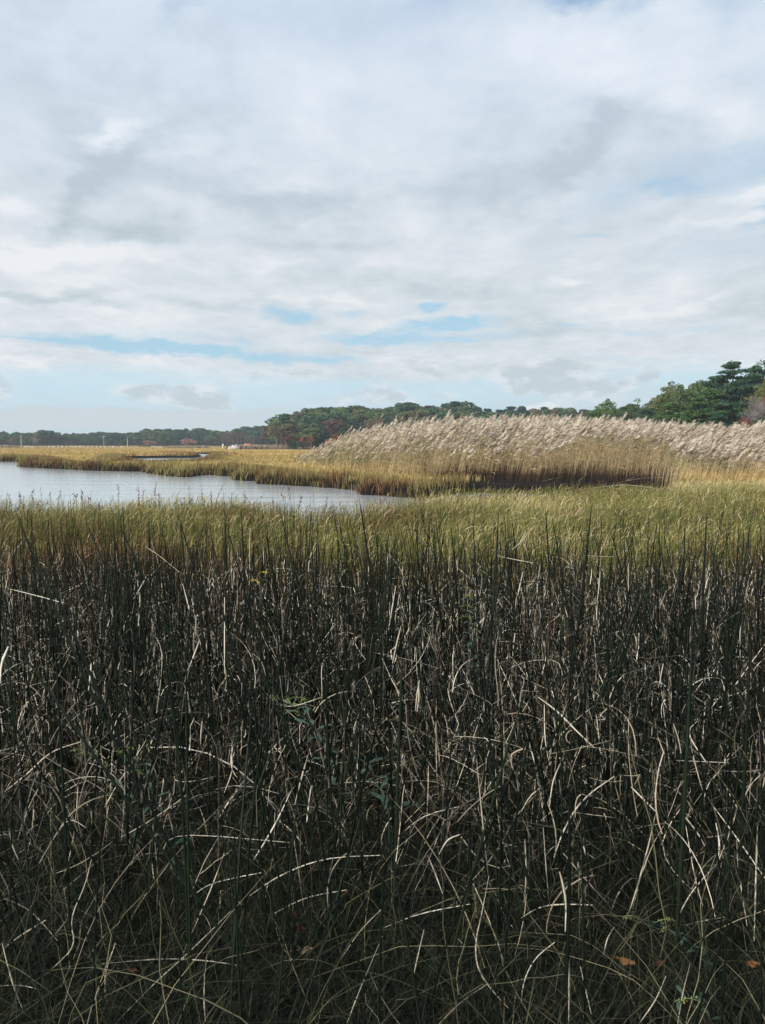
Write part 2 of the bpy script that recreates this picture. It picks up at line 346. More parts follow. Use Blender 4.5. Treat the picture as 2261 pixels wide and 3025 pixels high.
ha = n.new('ShaderNodeAttribute'); ha.attribute_name = 'h'; ta = n.new('ShaderNodeAttribute'); ta.attribute_name = 't'
edge = n.new('ShaderNodeMapRange'); edge.inputs['From Min'].default_value = .52; edge.inputs['From Max'].default_value = .64; l.new(ta.outputs['Fac'], edge.inputs['Value'])
mm = n.new('ShaderNodeMath'); mm.operation = 'MULTIPLY'; l.new(ha.outputs['Fac'], mm.inputs[0]); l.new(edge.outputs[0], mm.inputs[1])
l.new(gm(mm.outputs[0], mud, meadow), b.inputs['Base Color'])
o = g.obj('ground', m); tag(o, kind='structure', label='marsh ground of dark mud turning to golden salt meadow')

# ---------------------------------------------------------------- water
wm = bpy.data.materials.new('creek_water'); wm.use_nodes = True; t = wm.node_tree; n = t.nodes; l = t.links; b = n['Principled BSDF']
b.inputs['Base Color'].default_value = (.42, .45, .47, 1); b.inputs['Roughness'].default_value = .11; b.inputs['IOR'].default_value = 1.4; b.inputs['Specular IOR Level'].default_value = .9
geo = n.new('ShaderNodeNewGeometry')
mp = n.new('ShaderNodeVectorMath'); mp.operation = 'MULTIPLY'; mp.inputs[1].default_value = (.75, 2.0, 1); l.new(geo.outputs['Position'], mp.inputs[0])
n1 = gn(2.2, 4, mp.outputs[0]); mp2 = n.new('ShaderNodeVectorMath'); mp2.operation = 'MULTIPLY'; mp2.inputs[1].default_value = (.16, .62, 1); l.new(geo.outputs['Position'], mp2.inputs[0]); n2 = gn(1., 5, mp2.outputs[0])
ad = n.new('ShaderNodeMath'); ad.operation = 'MULTIPLY_ADD'; l.new(n2, ad.inputs[0]); ad.inputs[1].default_value = 5.; l.new(n1, ad.inputs[2])
bp = n.new('ShaderNodeBump'); bp.inputs['Strength'].default_value = .12; bp.inputs['Distance'].default_value = .06; l.new(ad.outputs[0], bp.inputs['Height']); l.new(bp.outputs[0], b.inputs['Normal'])
g = Geo(); g.add([[-220, 9, 0], [120, 9, 0], [120, 190, 0], [-220, 190, 0]], [[0, 1, 2, 3]])
tag(g.obj('water', wm), kind='structure', label='pale rippled tidal creek reflecting the sky')

# ---------------------------------------------------------------- sampling of places
def scatter(dens, y0, y1, spread=.56, pad=.5, r=None):
    """uniform points in the wedge ahead of the camera between two distances"""
    r = r or rng
    A = spread * (y1 ** 2 - y0 ** 2) + 2 * pad * (y1 - y0); n_ = int(A * dens)
    w = lambda y: spread * y + pad
    y = np.sqrt(r.uniform(y0 ** 2, y1 ** 2, int(n_ * 1.0))); x = r.uniform(-1, 1, len(y)) * w(y)
    return x, y
def curve_up(x, y, z, L_, lean, az_, droop, K=5, power=2.):
    """stems that start at x,y,z, lean (rad) towards az_ and droop further along"""
    n_ = len(x); s = np.linspace(0, 1, K)[None]
    th = lean[:, None] + droop[:, None] * s ** power
    seg = L_[:, None] / (K - 1)
    dx = np.sin(th) * seg; dz = np.cos(th) * seg
    rx = np.concatenate([np.zeros((n_, 1)), np.cumsum((dx[:, 1:] + dx[:, :-1]) / 2, 1)], 1); rz = np.concatenate([np.zeros((n_, 1)), np.cumsum((dz[:, 1:] + dz[:, :-1]) / 2, 1)], 1)
    return np.stack([x[:, None] + rx * np.cos(az_)[:, None], y[:, None] + rx * np.sin(az_)[:, None], z[:, None] + rz], -1)
# ---------------------------------------------------------------- grass materials
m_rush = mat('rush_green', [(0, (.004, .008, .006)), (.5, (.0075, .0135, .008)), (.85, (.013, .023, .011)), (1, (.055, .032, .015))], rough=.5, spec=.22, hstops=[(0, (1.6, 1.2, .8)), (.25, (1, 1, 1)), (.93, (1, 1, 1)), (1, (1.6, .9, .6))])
m_straw = mat('dead_straw', [(0, (.055, .042, .03)), (.3, (.34, .28, .20)), (.7, (.62, .55, .43)), (1, (.82, .78, .66))], rough=.55, spec=.3, transl=.12, noise=.6, nscale=28)
m_fine = mat('fine_grass', [(0, (.005, .007, .005)), (.45, (.008, .014, .008)), (.72, (.018, .029, .012)), (.88, (.075, .075, .035)), (1, (.26, .225, .14))], rough=.6, spec=.2)
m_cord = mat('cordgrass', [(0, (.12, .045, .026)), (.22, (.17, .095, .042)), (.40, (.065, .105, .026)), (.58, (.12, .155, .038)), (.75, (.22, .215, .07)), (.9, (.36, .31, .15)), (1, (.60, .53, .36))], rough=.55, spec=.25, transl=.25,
  hstops=[(0, (.3, .24, .22)), (.35, (.62, .56, .52)), (.75, (1, 1, 1)), (1, (1.5, 1.3, 1.0))])  # blade feet darkened by height: shade between the blades put into the colour
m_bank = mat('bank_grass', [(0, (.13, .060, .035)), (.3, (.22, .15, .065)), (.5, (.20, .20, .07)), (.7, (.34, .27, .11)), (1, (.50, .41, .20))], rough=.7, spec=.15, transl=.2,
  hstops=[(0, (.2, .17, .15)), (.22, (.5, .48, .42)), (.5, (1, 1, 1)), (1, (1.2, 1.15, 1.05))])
m_mead = mat('meadow_grass', [(0, (.22, .13, .055)), (.35, (.34, .235, .09)), (.7, (.46, .34, .135)), (1, (.54, .43, .21))], rough=.75, spec=.1, transl=.2)

# ---------------------------------------------------------------- rushes: standing, round, dark green
def rush_paths(x, y, K=6, hgt=None, lean=None, az_=None):
    n_ = len(x); z = ground_z(x, y) - .02
    L_ = (rng.normal(1.0, .17, n_) - .15 * sstep(4.2, 6.2, y) + (vnoise(x, y, .8, 55) - .5) * .25).clip(.45, 1.4) if hgt is None else hgt
    lean = np.abs(rng.normal(0, R(9), n_)) if lean is None else lean
    big = rng.random(n_) < .2; lean = np.where(big, lean + R(1) * rng.uniform(8, 32, n_), lean)
    az_ = rng.uniform(0, 2 * np.pi, n_) if az_ is None else az_
    return curve_up(x, y, z, L_, lean, az_, rng.normal(.08, .12, n_), K)
x, y = scatter(300, 1.7, 8.6)
keep = rng.random(len(x)) < (np.interp(y, [1.7, 2.4, 3.0, 4., 5.2, 6.2, 7.4, 8.6], [.06, .16, .45, 1., 1.1, .75, .14, .03]) * np.interp(vnoise(x, y, .55, 31), [.25, .5, .7], [.35, .8, 1.2]))
x, y = x[keep], y[keep]
P = rush_paths(x, y); n_ = len(x)
rad = rng.uniform(.0021, .0047, n_)[:, None] * np.array([1, 1, 1, .92, .75, .05])[None]
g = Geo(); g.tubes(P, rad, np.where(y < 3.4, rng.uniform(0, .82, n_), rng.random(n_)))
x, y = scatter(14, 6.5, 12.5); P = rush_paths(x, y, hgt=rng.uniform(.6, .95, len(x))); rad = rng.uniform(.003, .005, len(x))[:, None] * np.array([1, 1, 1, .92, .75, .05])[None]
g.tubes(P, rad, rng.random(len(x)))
print('rushes', n_)
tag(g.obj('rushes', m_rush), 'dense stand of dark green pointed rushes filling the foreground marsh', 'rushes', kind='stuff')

# ---------------------------------------------------------------- dead straw: bent, kinked and fallen blades
def straw_paths(x, y, K=8, Lr=(.3, .95), zup=(0, .35), lean0=None, flat_=.35):
    n_ = len(x); z = ground_z(x, y) + rng.uniform(*zup, n_)
    L_ = rng.uniform(*Lr, n_); s = L_ / (K - 1)
    th = np.where(rng.random(n_) < flat_, rng.uniform(R(55), R(105), n_), np.abs(rng.normal(0, R(30), n_)))
    a = rng.uniform(0, 2 * np.pi, n_); bend = rng.normal(.10, .16, n_); aw = rng.normal(0, .12, n_)
    kink = rng.integers(2, K + 3, n_); kt = rng.uniform(.4, 1.9, n_) ; ka = rng.normal(0, .7, n_)
    P = np.zeros((n_, K, 3)); P[:, 0] = np.stack([x, y, z], 1)
    for k_ in range(1, K):
        th = th + bend + np.where(kink == k_, kt, 0); a = a + aw + np.where(kink == k_, ka, 0)
        P[:, k_] = P[:, k_ - 1] + s[:, None] * np.stack([np.sin(th) * np.cos(a), np.sin(th) * np.sin(a), np.cos(th)], 1)
    gz = ground_z(P[:, :, 0].mean(1), P[:, :, 1].mean(1))[:, None] + .015
    P[..., 2] = np.maximum(P[..., 2], gz + rng.uniform(0, .03, (n_, 1)))
    return P
STRAW_T = lambda n_: np.clip(np.where(rng.random(n_) < .45, rng.normal(.10, .12, n_), rng.normal(.72, .18, n_)), 0, 1)
g = Geo()
for dens, y0, y1, zup, Lr, fl, wd in ((420, 2.6, 7.6, (0, .12), (.35, .9), .12, (.0010, .0029)), (800, 2.4, 7.6, (.1, .72), (.08, .38), .5, (.0009, .0026)), (60, 1.2, 3.2, (0, .16), (.2, .7), .5, (.0008, .0020))):
    x, y = scatter(dens, y0, y1); kk = rng.random(len(x)) < np.interp(vnoise(x, y, .6, 8), [.2, .5, .75], [.3, .75, 1.]) * np.interp(y, [1.2, 2.4, 3.3, 4.2, 5.0, 6.0, 7.0], [1., .22, .32, .66, 1.2, 1.0, .10]); x, y = x[kk], y[kk]
    P = straw_paths(x, y, Lr=Lr, zup=zup, flat_=fl); n_ = len(x)
    if wd[1] > .003: P[..., 2] = np.minimum(P[..., 2], 1.22)
    W_ = rng.uniform(*wd, n_)[:, None] * np.array([1, 1, 1, .95, .9, .8, .65, .35])[None]
    g.ribbons(P, W_, unit(hside(n_) + rng.normal(0, .25, (n_, 3))), np.clip(STRAW_T(n_) - .38 * sstep(3.9, 2.6, y), 0, 1)); print('straw', n_)
tag(g.obj('dead_straw', m_straw), 'tangle of bleached bent dead grass blades among the dark rushes', 'dead grass', kind='stuff')

# ---------------------------------------------------------------- fine low grass and thatch on the ground nearby
g = Geo()
x, y = scatter(5200, 1.1, 4.2); kk = rng.random(len(x)) < np.interp(vnoise(x, y, .4, 18), [.25, .6], [.45, 1.]) * np.interp(y, [1.1, 2.6, 4.2], [1, 1, .35]); x, y = x[kk], y[kk]
n_ = len(x); P = curve_up(x, y, ground_z(x, y) - .01, rng.uniform(.14, .42, n_), np.abs(rng.normal(.3, .45, n_)), rng.uniform(0, 6.28, n_), rng.uniform(.3, 1.9, n_), 6, 1.4)
P[..., 2] = np.maximum(P[..., 2], ground_z(x, y)[:, None] + .005 + rng.uniform(0, .05, (n_, 1)))
g.ribbons(P, rng.uniform(.0005, .0012, n_)[:, None] * np.array([1, 1, .9, .8, .6, .1])[None], hside(n_), rng.beta(1.6, 2.0, n_))
x, y = scatter(500, 4.2, 9); n_ = len(x); P = curve_up(x, y, ground_z(x, y) - .01, rng.uniform(.2, .5, n_), np.abs(rng.normal(.3, .4, n_)), rng.uniform(0, 6.28, n_), rng.uniform(.2, 1.4, n_), 4, 1.4)
g.ribbons(P, rng.uniform(.0012, .0024, n_)[:, None] * np.array([1, .9, .7, .1])[None], hside(n_), rng.beta(1.4, 3., n_))
x, y = scatter(85, 1.4, 4.4); n_ = len(x); P = curve_up(x, y, ground_z(x, y) + rng.uniform(0, .15, n_), rng.uniform(.35, .95, n_), np.abs(rng.normal(.7, .35, n_)), rng.uniform(0, 6.28, n_), rng.uniform(.3, 1.5, n_), 9, 1.2)
P[..., :2] += np.cumsum(rng.normal(0, .012, (n_, 9, 2)), 1); P[..., 2] = np.maximum(P[..., 2], MARSH + .02 + rng.uniform(0, .05, (n_, 1)))
g.ribbons(P, rng.uniform(.0008, .0017, n_)[:, None] * np.array([1, 1, 1, 1, .9, .8, .6, .4, .1])[None], unit(hside(n_) + rng.normal(0, .3, (n_, 3))), rng.uniform(.72, 1., n_))
x, y = scatter(26, 1.5, 4.6); n_ = len(x); P = curve_up(x, y, ground_z(x, y), rng.uniform(.5, 1.0, n_), np.abs(rng.normal(.5, .3, n_)), rng.uniform(0, 6.28, n_), rng.uniform(.6, 1.5, n_), 9, 1.3); P[..., 2] = np.maximum(P[..., 2], MARSH + .03)
g.ribbons(P, rng.uniform(.0012, .0026, n_)[:, None] * np.array([1, 1, 1, 1, .9, .8, .6, .4, .05])[None], hside(n_), rng.uniform(.5, .9, n_))
tag(g.obj('fine_grass', m_fine), 'fine dark green and brown grass matting the marsh floor at the photographer\'s feet', 'grass', kind='stuff')

# ---------------------------------------------------------------- cordgrass between the rushes and the creek
g = Geo()
def cord(x, y, hlo, hhi, w, tfun, K=5, tip=.08):
    n_ = len(x); z = ground_z(x, y) - .02
    P = curve_up(x, y, z, rng.uniform(hlo, hhi, n_), np.abs(rng.normal(.14, .16, n_)), rng.normal(0., 1.6, n_), np.clip(rng.normal(.6, .5, n_), -.2, 2.4), K, 2.)
    W_ = rng.uniform(.7, 1.3, n_)[:, None] * w * np.array([.8, 1, .95, .75, tip])[None][:, :K]
    g.ribbons(P, W_, hside(n_), tfun(x, y, n_))
def t_cord(x, y, n_):
    a = 1130.5 + x / y * FPX
    green = vnoise(x * .6, y, 1.6, 41) ; gold = vnoise(x, y * .5, 2.3, 45)
    base = .12 + sstep(7.2, 10.2, y) * .31
    base = base + (green - .5) * .75 + sstep(1300, 1900, a) * .09 + sstep(11, 16, y) * .10 + (gold - .5) * .55
    base = base - sstep(900, -50, a) * .06
    t = base + .04 + rng.normal(0, .17, n_)
    t = np.where(rng.random(n_) < .11, rng.uniform(.75, 1, n_), t) - .02
    return np.clip(t, 0, 1)
x, y = scatter(900, 5.6, 28, spread=.54); sd = shore(x, y)
kk = (sd > -.15) & (rng.random(len(x)) < np.interp(y, [5.6, 7.0, 8.5, 14, 26], [.12, .6, 1, .75, .4]) * np.interp(vnoise(x, y, .8, 3), [.25, .5], [.5, 1.]) * np.interp(vnoise(x, y, .22, 13, 2), [.3, .6], [.25, 1.])); x, y = x[kk], y[kk]
# reed bed side beyond the channel is treated with the banks
kk = ~((y > 22) & (1130.5 + x / y * FPX < 1990)); x, y = x[kk], y[kk]
hs = np.interp(y, [5.6, 9, 13, 26], [.60, .66, .68, .62]) * (.82 + .36 * vnoise(x, y, 1.4, 12))
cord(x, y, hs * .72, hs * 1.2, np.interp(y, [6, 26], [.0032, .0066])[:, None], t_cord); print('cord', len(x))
# curled dry leaf tips over the green
gx = rng.random(len(x)) < .5; xx, yy, h_ = x[gx], y[gx], hs[gx]; n_ = len(xx)
P = curve_up(xx + rng.normal(0, .04, n_), yy, ground_z(xx, yy) + h_ * rng.uniform(.45, .95, n_), rng.uniform(.08, .24, n_), rng.uniform(.1, 1.2, n_), rng.normal(0, .9, n_), rng.uniform(.6, 2.4, n_), 5, 1.3)
g.ribbons(P, np.interp(yy, [6, 26], [.0022, .005])[:, None] * np.array([.8, 1, .9, .6, .1])[None], unit(hside(n_) + rng.normal(0, .3, (n_, 3))), np.clip(t_cord(xx, yy, n_) + rng.uniform(.05, .4, n_), 0, 1), np.full(n_ * 10, .9))
tag(g.obj('cordgrass', m_cord), 'sunlit green and tan cordgrass along the near bank of the creek', 'grass', kind='stuff')
# seed heads standing over the near bank on the left
m_seed = mat('seed_head', [(0, (.10, .045, .028)), (.5, (.19, .11, .05)), (.8, (.14, .20, .05)), (1, (.45, .36, .22))], rough=.8)
g = Geo()
x, y = scatter(7, 12, 16.4, spread=.54); kk = (shore(x, y) > .1) & (rng.random(len(x)) < np.interp(1130.5 + x / y * FPX, [200, 700, 1400], [1, .35, .5])); x, y = x[kk], y[kk]
n_ = len(x); P = curve_up(x, y, ground_z(x, y), rng.uniform(.6, 1.0, n_), np.abs(rng.normal(0, .08, n_)), rng.uniform(0, 6.28, n_), rng.normal(.1, .15, n_), 5)
tt = rng.random(n_); g.tubes(P, np.full((n_, 5), .003) * np.array([1, 1, 1, 1, .5])[None], tt)
for f in np.linspace(.55, 1, 9):
    c = P[:, 3] * (1 - f) + P[:, 4] * f; c = np.where(f < .8, P[:, 3] + (P[:, 4] - P[:, 3]) * (f - .55) * 2, P[:, 4])
    c = P[:, 3] + (P[:, 4] - P[:, 3]) * ((f - .55) / .45) + rng.normal(0, .012, (n_, 3)); g.kites(c, rdir(n_) * .008, unit(rdir(n_) + [0, 0, 1.2]) * .035, tt)
tag(g.obj('seed_heads', m_seed), 'thin brown and green seed heads standing above the near bank of the creek', 'grass', kind='stuff')

# ---------------------------------------------------------------- far banks and salt meadow
g = Geo()
x, y = scatter(75, 24, 112, spread=.50, pad=3); a = 1130.5 + x / y * FPX; sd = shore(x, y)
kk = (sd > -.42) & ~((a + (vnoise(x, y, 1.2, 92) - .5) * 260 > 1370) & (y < 75)) & (rng.random(len(x)) < np.where(sd < 4.5, 1., .28) * np.interp(y, [30, 60, 112], [1., .7, .45])) & ~((a > 1990) & (y < 40)); x, y, sd, a = x[kk], y[kk], sd[kk], a[kk]
n_ = len(x); e = sstep(3.6, .4, sd); hh = .24 + e * .26 * np.interp(vnoise(x, y, 1.4, 66, 2), [.25, .5, .75], [.7, 1., 1.7]) * np.where((y > 58) & (y < 115) & (a > 330) & (a < 640), .72, 1.) * np.interp(vnoise(x, y, 3, 9), [.2, .8], [.65, 1.3])
P = curve_up(x, y, ground_z(x, y, sd) - .03, hh * rng.uniform(.75, 1.15, n_), np.abs(rng.normal(.12, .15, n_)), rng.normal(0, 1.5, n_), rng.normal(.3, .3, n_), 5)
tt = .80 + (vnoise(x * .35, y, 5, 21) - .5) * .6 - e * .34 - (vnoise(x, y, 1.6, 33) > .6) * e * .25 + rng.normal(0, .12, n_); tt = np.where((e > .3) & (vnoise(x, y, 2.2, 77) > .56), tt - .32, tt)
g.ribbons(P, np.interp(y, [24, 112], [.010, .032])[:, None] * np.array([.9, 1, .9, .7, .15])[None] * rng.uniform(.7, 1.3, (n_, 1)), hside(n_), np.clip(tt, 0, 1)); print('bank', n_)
tag(g.obj('bank_grass', m_bank), 'russet and olive grass standing dark footed along the far banks of the creek', 'grass', kind='stuff')
g = Geo()
x, y = scatter(3.4, 45, 430, spread=.48, pad=5); sd = shore(x, y); kk = (sd > .4) & (rng.random(len(x)) < np.interp(y, [45, 110, 240, 430], [.6, 1, .5, .14])) & (hill(x, y) < .8) & ~((y < 60) & (x / y > -.06)); x, y, sd = x[kk], y[kk], sd[kk]
n_ = len(x); P = curve_up(x, y, ground_z(x, y, sd) - .03, rng.uniform(.16, .34, n_) + sstep(5, 1, sd) * .12, np.abs(rng.normal(.2, .2, n_)), rng.normal(0, 1.5, n_), rng.normal(.4, .3, n_), 4)
tt = .62 + (vnoise(x * .2, y, 9, 23) - .5) * 1.0 - sstep(6, 1, sd) * .5 + rng.normal(0, .12, n_)
g.ribbons(P, np.interp(y, [45, 430], [.05, .16])[:, None] * np.array([1, 1, .8, .3])[None] * rng.uniform(.6, 1.3, (n_, 1)), hside(n_), np.clip(tt, 0, 1)); print('meadow', n_)
tag(g.obj('meadow_grass', m_mead), 'golden salt meadow grass reaching back to the far treeline', 'grass', kind='stuff')

# ---------------------------------------------------------------- the reed bed
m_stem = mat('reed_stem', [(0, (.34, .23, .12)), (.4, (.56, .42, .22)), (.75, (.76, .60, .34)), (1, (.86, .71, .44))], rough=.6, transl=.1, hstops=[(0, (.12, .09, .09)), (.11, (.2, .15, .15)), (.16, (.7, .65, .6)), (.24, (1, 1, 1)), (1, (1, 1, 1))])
m_leaf = mat('reed_leaf', [(0, (.07, .10, .045)), (.3, (.13, .16, .075)), (.55, (.34, .30, .17)), (.8, (.50, .40, .24)), (1, (.64, .51, .32))], rough=.6, transl=.3)
m_plume = mat('reed_plume', [(0, (.34, .27, .20)), (.4, (.56, .48, .39)), (1, (.76, .68, .58))], rough=.85, transl=.35, spec=.1)
def in_bed(x, y):
    a = 1130.5 + x / y * FPX; a = a + (vnoise(x, y, 1.5, 90) - .5) * 90 * (np.abs(a - 1990) < 90)
    fr = np.interp(a, [860, 930, 1010, 1110, 1300, 1940, 2025, 2261, 2900], [66, 60, 52, 45, 37.6, 33.2, 29., 27., 25.])
    bk = np.interp(a, [860, 930, 1110, 1300, 2000, 2900], [70, 74, 74, 70, 64, 60])
    return a, y - fr, bk - y
def reeds(x, y, fr, a, st, lf, pl, dens_l=6):
    n_ = len(x); z = ground_z(x, y)
    z = np.maximum(z, .0) - .02
    top = np.interp(a, [850, 900, 960, 1010, 1110, 1250, 1330, 2000, 2200, 2900], [.9, 1.2, 1.7, 2.15, 2.5, 2.85, 3.0, 2.95, 2.75, 2.7])
    right = sstep(1945, 2040, a)
    sl = np.interp(a, [860, 900, 960, 1000, 1060, 1110, 1180, 1250, 1330, 1590, 1700, 1850, 2000, 2100, 2261, 2900], [1350, 1335, 1308, 1292, 1284, 1272, 1260, 1252, 1246, 1240, 1246, 1253, 1263, 1268, 1262, 1262])
    H = np.clip(EYE + (1311 - sl) / FPX * y - MARSH - .16, .7, 3.5)
    H = H * (1 - (.42 * sstep(1750, 1550, a) * (1 - right) + .10) * sstep(7, 0, fr) * rng.random(n_) ** .8) * (1 - right * .30 * sstep(9, 0, fr)) * rng.normal(.985, .068 + .09 * sstep(1300, 1050, a), n_) * (.93 + .12 * vnoise(x, y, 3, 61))
    P = curve_up(x, y, z, H, np.abs(rng.normal(.15, .09, n_)), rng.normal(0, .45, n_), rng.uniform(.15, .55, n_), 6, 2.2)
    w_ = np.interp(y, [25, 70], [.0065, .011])
    tt = np.clip(.5 + (vnoise(x * 2., y * .4, 2.2, 63) - .5) * .9 + rng.normal(0, .2, n_) + right * .25, 0, 1)
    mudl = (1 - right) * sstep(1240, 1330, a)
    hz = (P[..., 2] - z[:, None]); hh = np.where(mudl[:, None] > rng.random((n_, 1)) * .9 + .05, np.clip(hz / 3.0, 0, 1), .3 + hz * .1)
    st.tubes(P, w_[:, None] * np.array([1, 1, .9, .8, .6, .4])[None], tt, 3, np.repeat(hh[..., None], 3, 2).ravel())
    for k_ in range(dens_l):
        f = rng.uniform(.30, .93, n_) if k_ else rng.uniform(.6, .95, n_); fi = f * 5; i0 = np.minimum(fi.astype(int), 4); fr_ = (fi - i0)[:, None]
        c = P[np.arange(n_), i0] * (1 - fr_) + P[np.arange(n_), i0 + 1] * fr_
        sel = (rng.random(n_) < np.where((a > 1300) & (f < .66), .14, .85)) & (f > .3)
        l_ = rng.uniform(.22, .5, n_); an = rng.normal(0., .6, n_); up = rng.uniform(-.1, .9, n_)
        d0 = unit(np.stack([np.cos(an), np.sin(an), up], 1)); d1 = unit(np.stack([np.cos(an), np.sin(an), up - .7], 1)); d2 = unit(np.stack([np.cos(an), np.sin(an), up - 1.2], 1))
        Q = np.stack([c, c + d0 * l_[:, None] * .4, c + d0 * l_[:, None] * .4 + d1 * l_[:, None] * .35, c + d0 * l_[:, None] * .4 + d1 * l_[:, None] * .35 + d2 * l_[:, None] * .25], 1)[sel]
        gn_ = vnoise(x * 1.2, y, 2.6, 71)
        lt = np.clip(.72 - sstep(.46, .60, gn_) * np.where(a < 1600, .75, .45) - sstep(1500, 1000, a) * .34 * (f > .45) + rng.normal(0, .16, n_) + right * .2, 0, 1)[sel]
        lf.ribbons(Q, np.array([.5, 1, .8, .1])[None] * rng.uniform(.010, .019, (len(Q), 1)) * np.interp(y[sel], [25, 70], [.8, 1.5])[:, None], unit(np.stack([-np.sin(an), np.cos(an), rng.normal(.4, .5, n_)], 1))[sel], lt)
    # plume: a one sided flag of soft tufts blown to the right
    has = rng.random(n_) < np.interp(a, [900, 1150, 1400], [.5, .75, .92]); T = unit(P[:, 5] - P[:, 4]); base = P[:, 5]
    pt = np.clip(rng.normal(.5, .28, n_), 0, 1); sc = rng.uniform(.75, 1.25, n_)
    for k_ in range(13):
        f = k_ / 12.; m_ = int(has.sum())
        ax = unit(T + np.array([.35 + .4 * f, 0, .0]) + rng.normal(0, .12, (n_, 3)))
        c = base + T * (.34 * f * sc)[:, None] + np.array([.08, 0, -.05]) * (f * (1 - f) * 4 * sc)[:, None] * .6 + np.array([.10, 0, -.02]) * f * f * sc[:, None]
        wd = .085 * (1 - .7 * f) * sc * rng.uniform(.7, 1.2, n_)
        v = unit(np.stack([np.full(n_, .8), rng.normal(0, .4, n_), rng.uniform(.1, .8, n_)], 1)) * (rng.uniform(.09, .16, n_) * (1 - .3 * f) * sc)[:, None]
        u = unit(np.cross(v, rdir(n_))) * wd[:, None] * .6
        pl.kites((c + v * .3)[has], u[has], v[has], pt[has])
st, lf, pl = Geo(), Geo(), Geo()
x = rng.uniform(-9, 42, 400000); y = rng.uniform(24, 76, 400000); a, fr, bk = in_bed(x, y)
kk = (fr > 0) & (bk > 0) & (a > 860) & (a < 2480); dn = np.interp(fr, [0, 3, 8, 30], [1., .8, .45, .28]) * np.interp(vnoise(x, y, 2.4, 81), [.25, .6], [.5, 1.]) * np.interp(a, [860, 960, 1100], [.12, .6, 1.])
kk &= rng.random(len(x)) < dn * .125 * 1.0
x, y, fr, a = x[kk], y[kk], fr[kk], a[kk]; print('reeds', len(x))
reeds(x, y, fr, a, st, lf, pl)
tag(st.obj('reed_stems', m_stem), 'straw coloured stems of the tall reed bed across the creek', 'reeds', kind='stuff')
tag(lf.obj('reed_leaves', m_leaf), 'green and tan leaves blown rightward in the tall reed bed', 'reeds', kind='stuff')
tag(pl.obj('reed_plumes', m_plume), 'pinkish beige feathery plumes crowning the reed bed', 'reeds', kind='stuff')
# ---------------------------------------------------------------- tree meshes (each used by several trees, each tree a trunk and a crown)
tr = np.random.default_rng(21)
def limb(g, a, b, r0, r1, K=5, wob=.06, r=None):
    r = r or tr
    a = np.array(a, float); b = np.array(b, float); s = np.linspace(0, 1, K)[:, None]; P = a + (b - a) * s
    Ln = np.linalg.norm(b - a); P[1:-1] += r.normal(0, wob * Ln, (K - 2, 3)); P[1:-1, 2] += Ln * .05
    g.tubes(P[None], np.linspace(r0, r1, K)[None], float(r.random()), 5); return P
def leaves(g, c, rad, n_, size, squash=.75, t0=.5, seed=None, up=.3):
    d = rdir(n_, tr); d[:, 2] = np.abs(d[:, 2]) * np.where(tr.random(n_) < .72, 1, -1)
    rr_ = rad * tr.uniform(.35, 1., n_) ** .5
    p = c + d * rr_[:, None] * np.array([1, 1, squash]); nn = unit(d + rdir(n_, tr) * .9 + [0, 0, up]); u = unit(np.cross(nn, rdir(n_, tr))); v = np.cross(nn, u); s_ = size * tr.uniform(.6, 1.3, n_)[:, None]
    g.kites(p, u * s_ * .55, v * s_, np.clip(t0 + tr.normal(0, .13, n_), 0, 1))
def decid(H=10., Rr=4.5, nc=34, nl=90, size=.26, trunk_h=.28, cl=(.09, .17)):
    cr, tk = Geo(), Geo(); top = np.array([tr.normal(0, .3), tr.normal(0, .3), H * .72]); limb(tk, (0, 0, -.4), top, H * .022, H * .008, 7, .02)
    for k_ in range(nc):
        d = rdir(1, tr)[0]; d[2] = abs(d[2]) if tr.random() < .8 else d[2] * .5
        rr_ = Rr * tr.uniform(.55, 1.)
        c = np.array([0, 0, H * (.5 + trunk_h * .25)]) + d * np.array([rr_, rr_, (H * .5 - trunk_h * H * .12)]) * tr.uniform(.7, 1); c[2] = max(c[2], H * trunk_h)
        rad = H * tr.uniform(*cl); leaves(cr, c, rad, nl, size, .7, tr.uniform(.15, .85))
        if k_ % 2 == 0: limb(tk, (top[0] * .5, top[1] * .5, H * tr.uniform(.25, .5)), c, H * .009, H * .002, 4, .05)
    return cr, tk
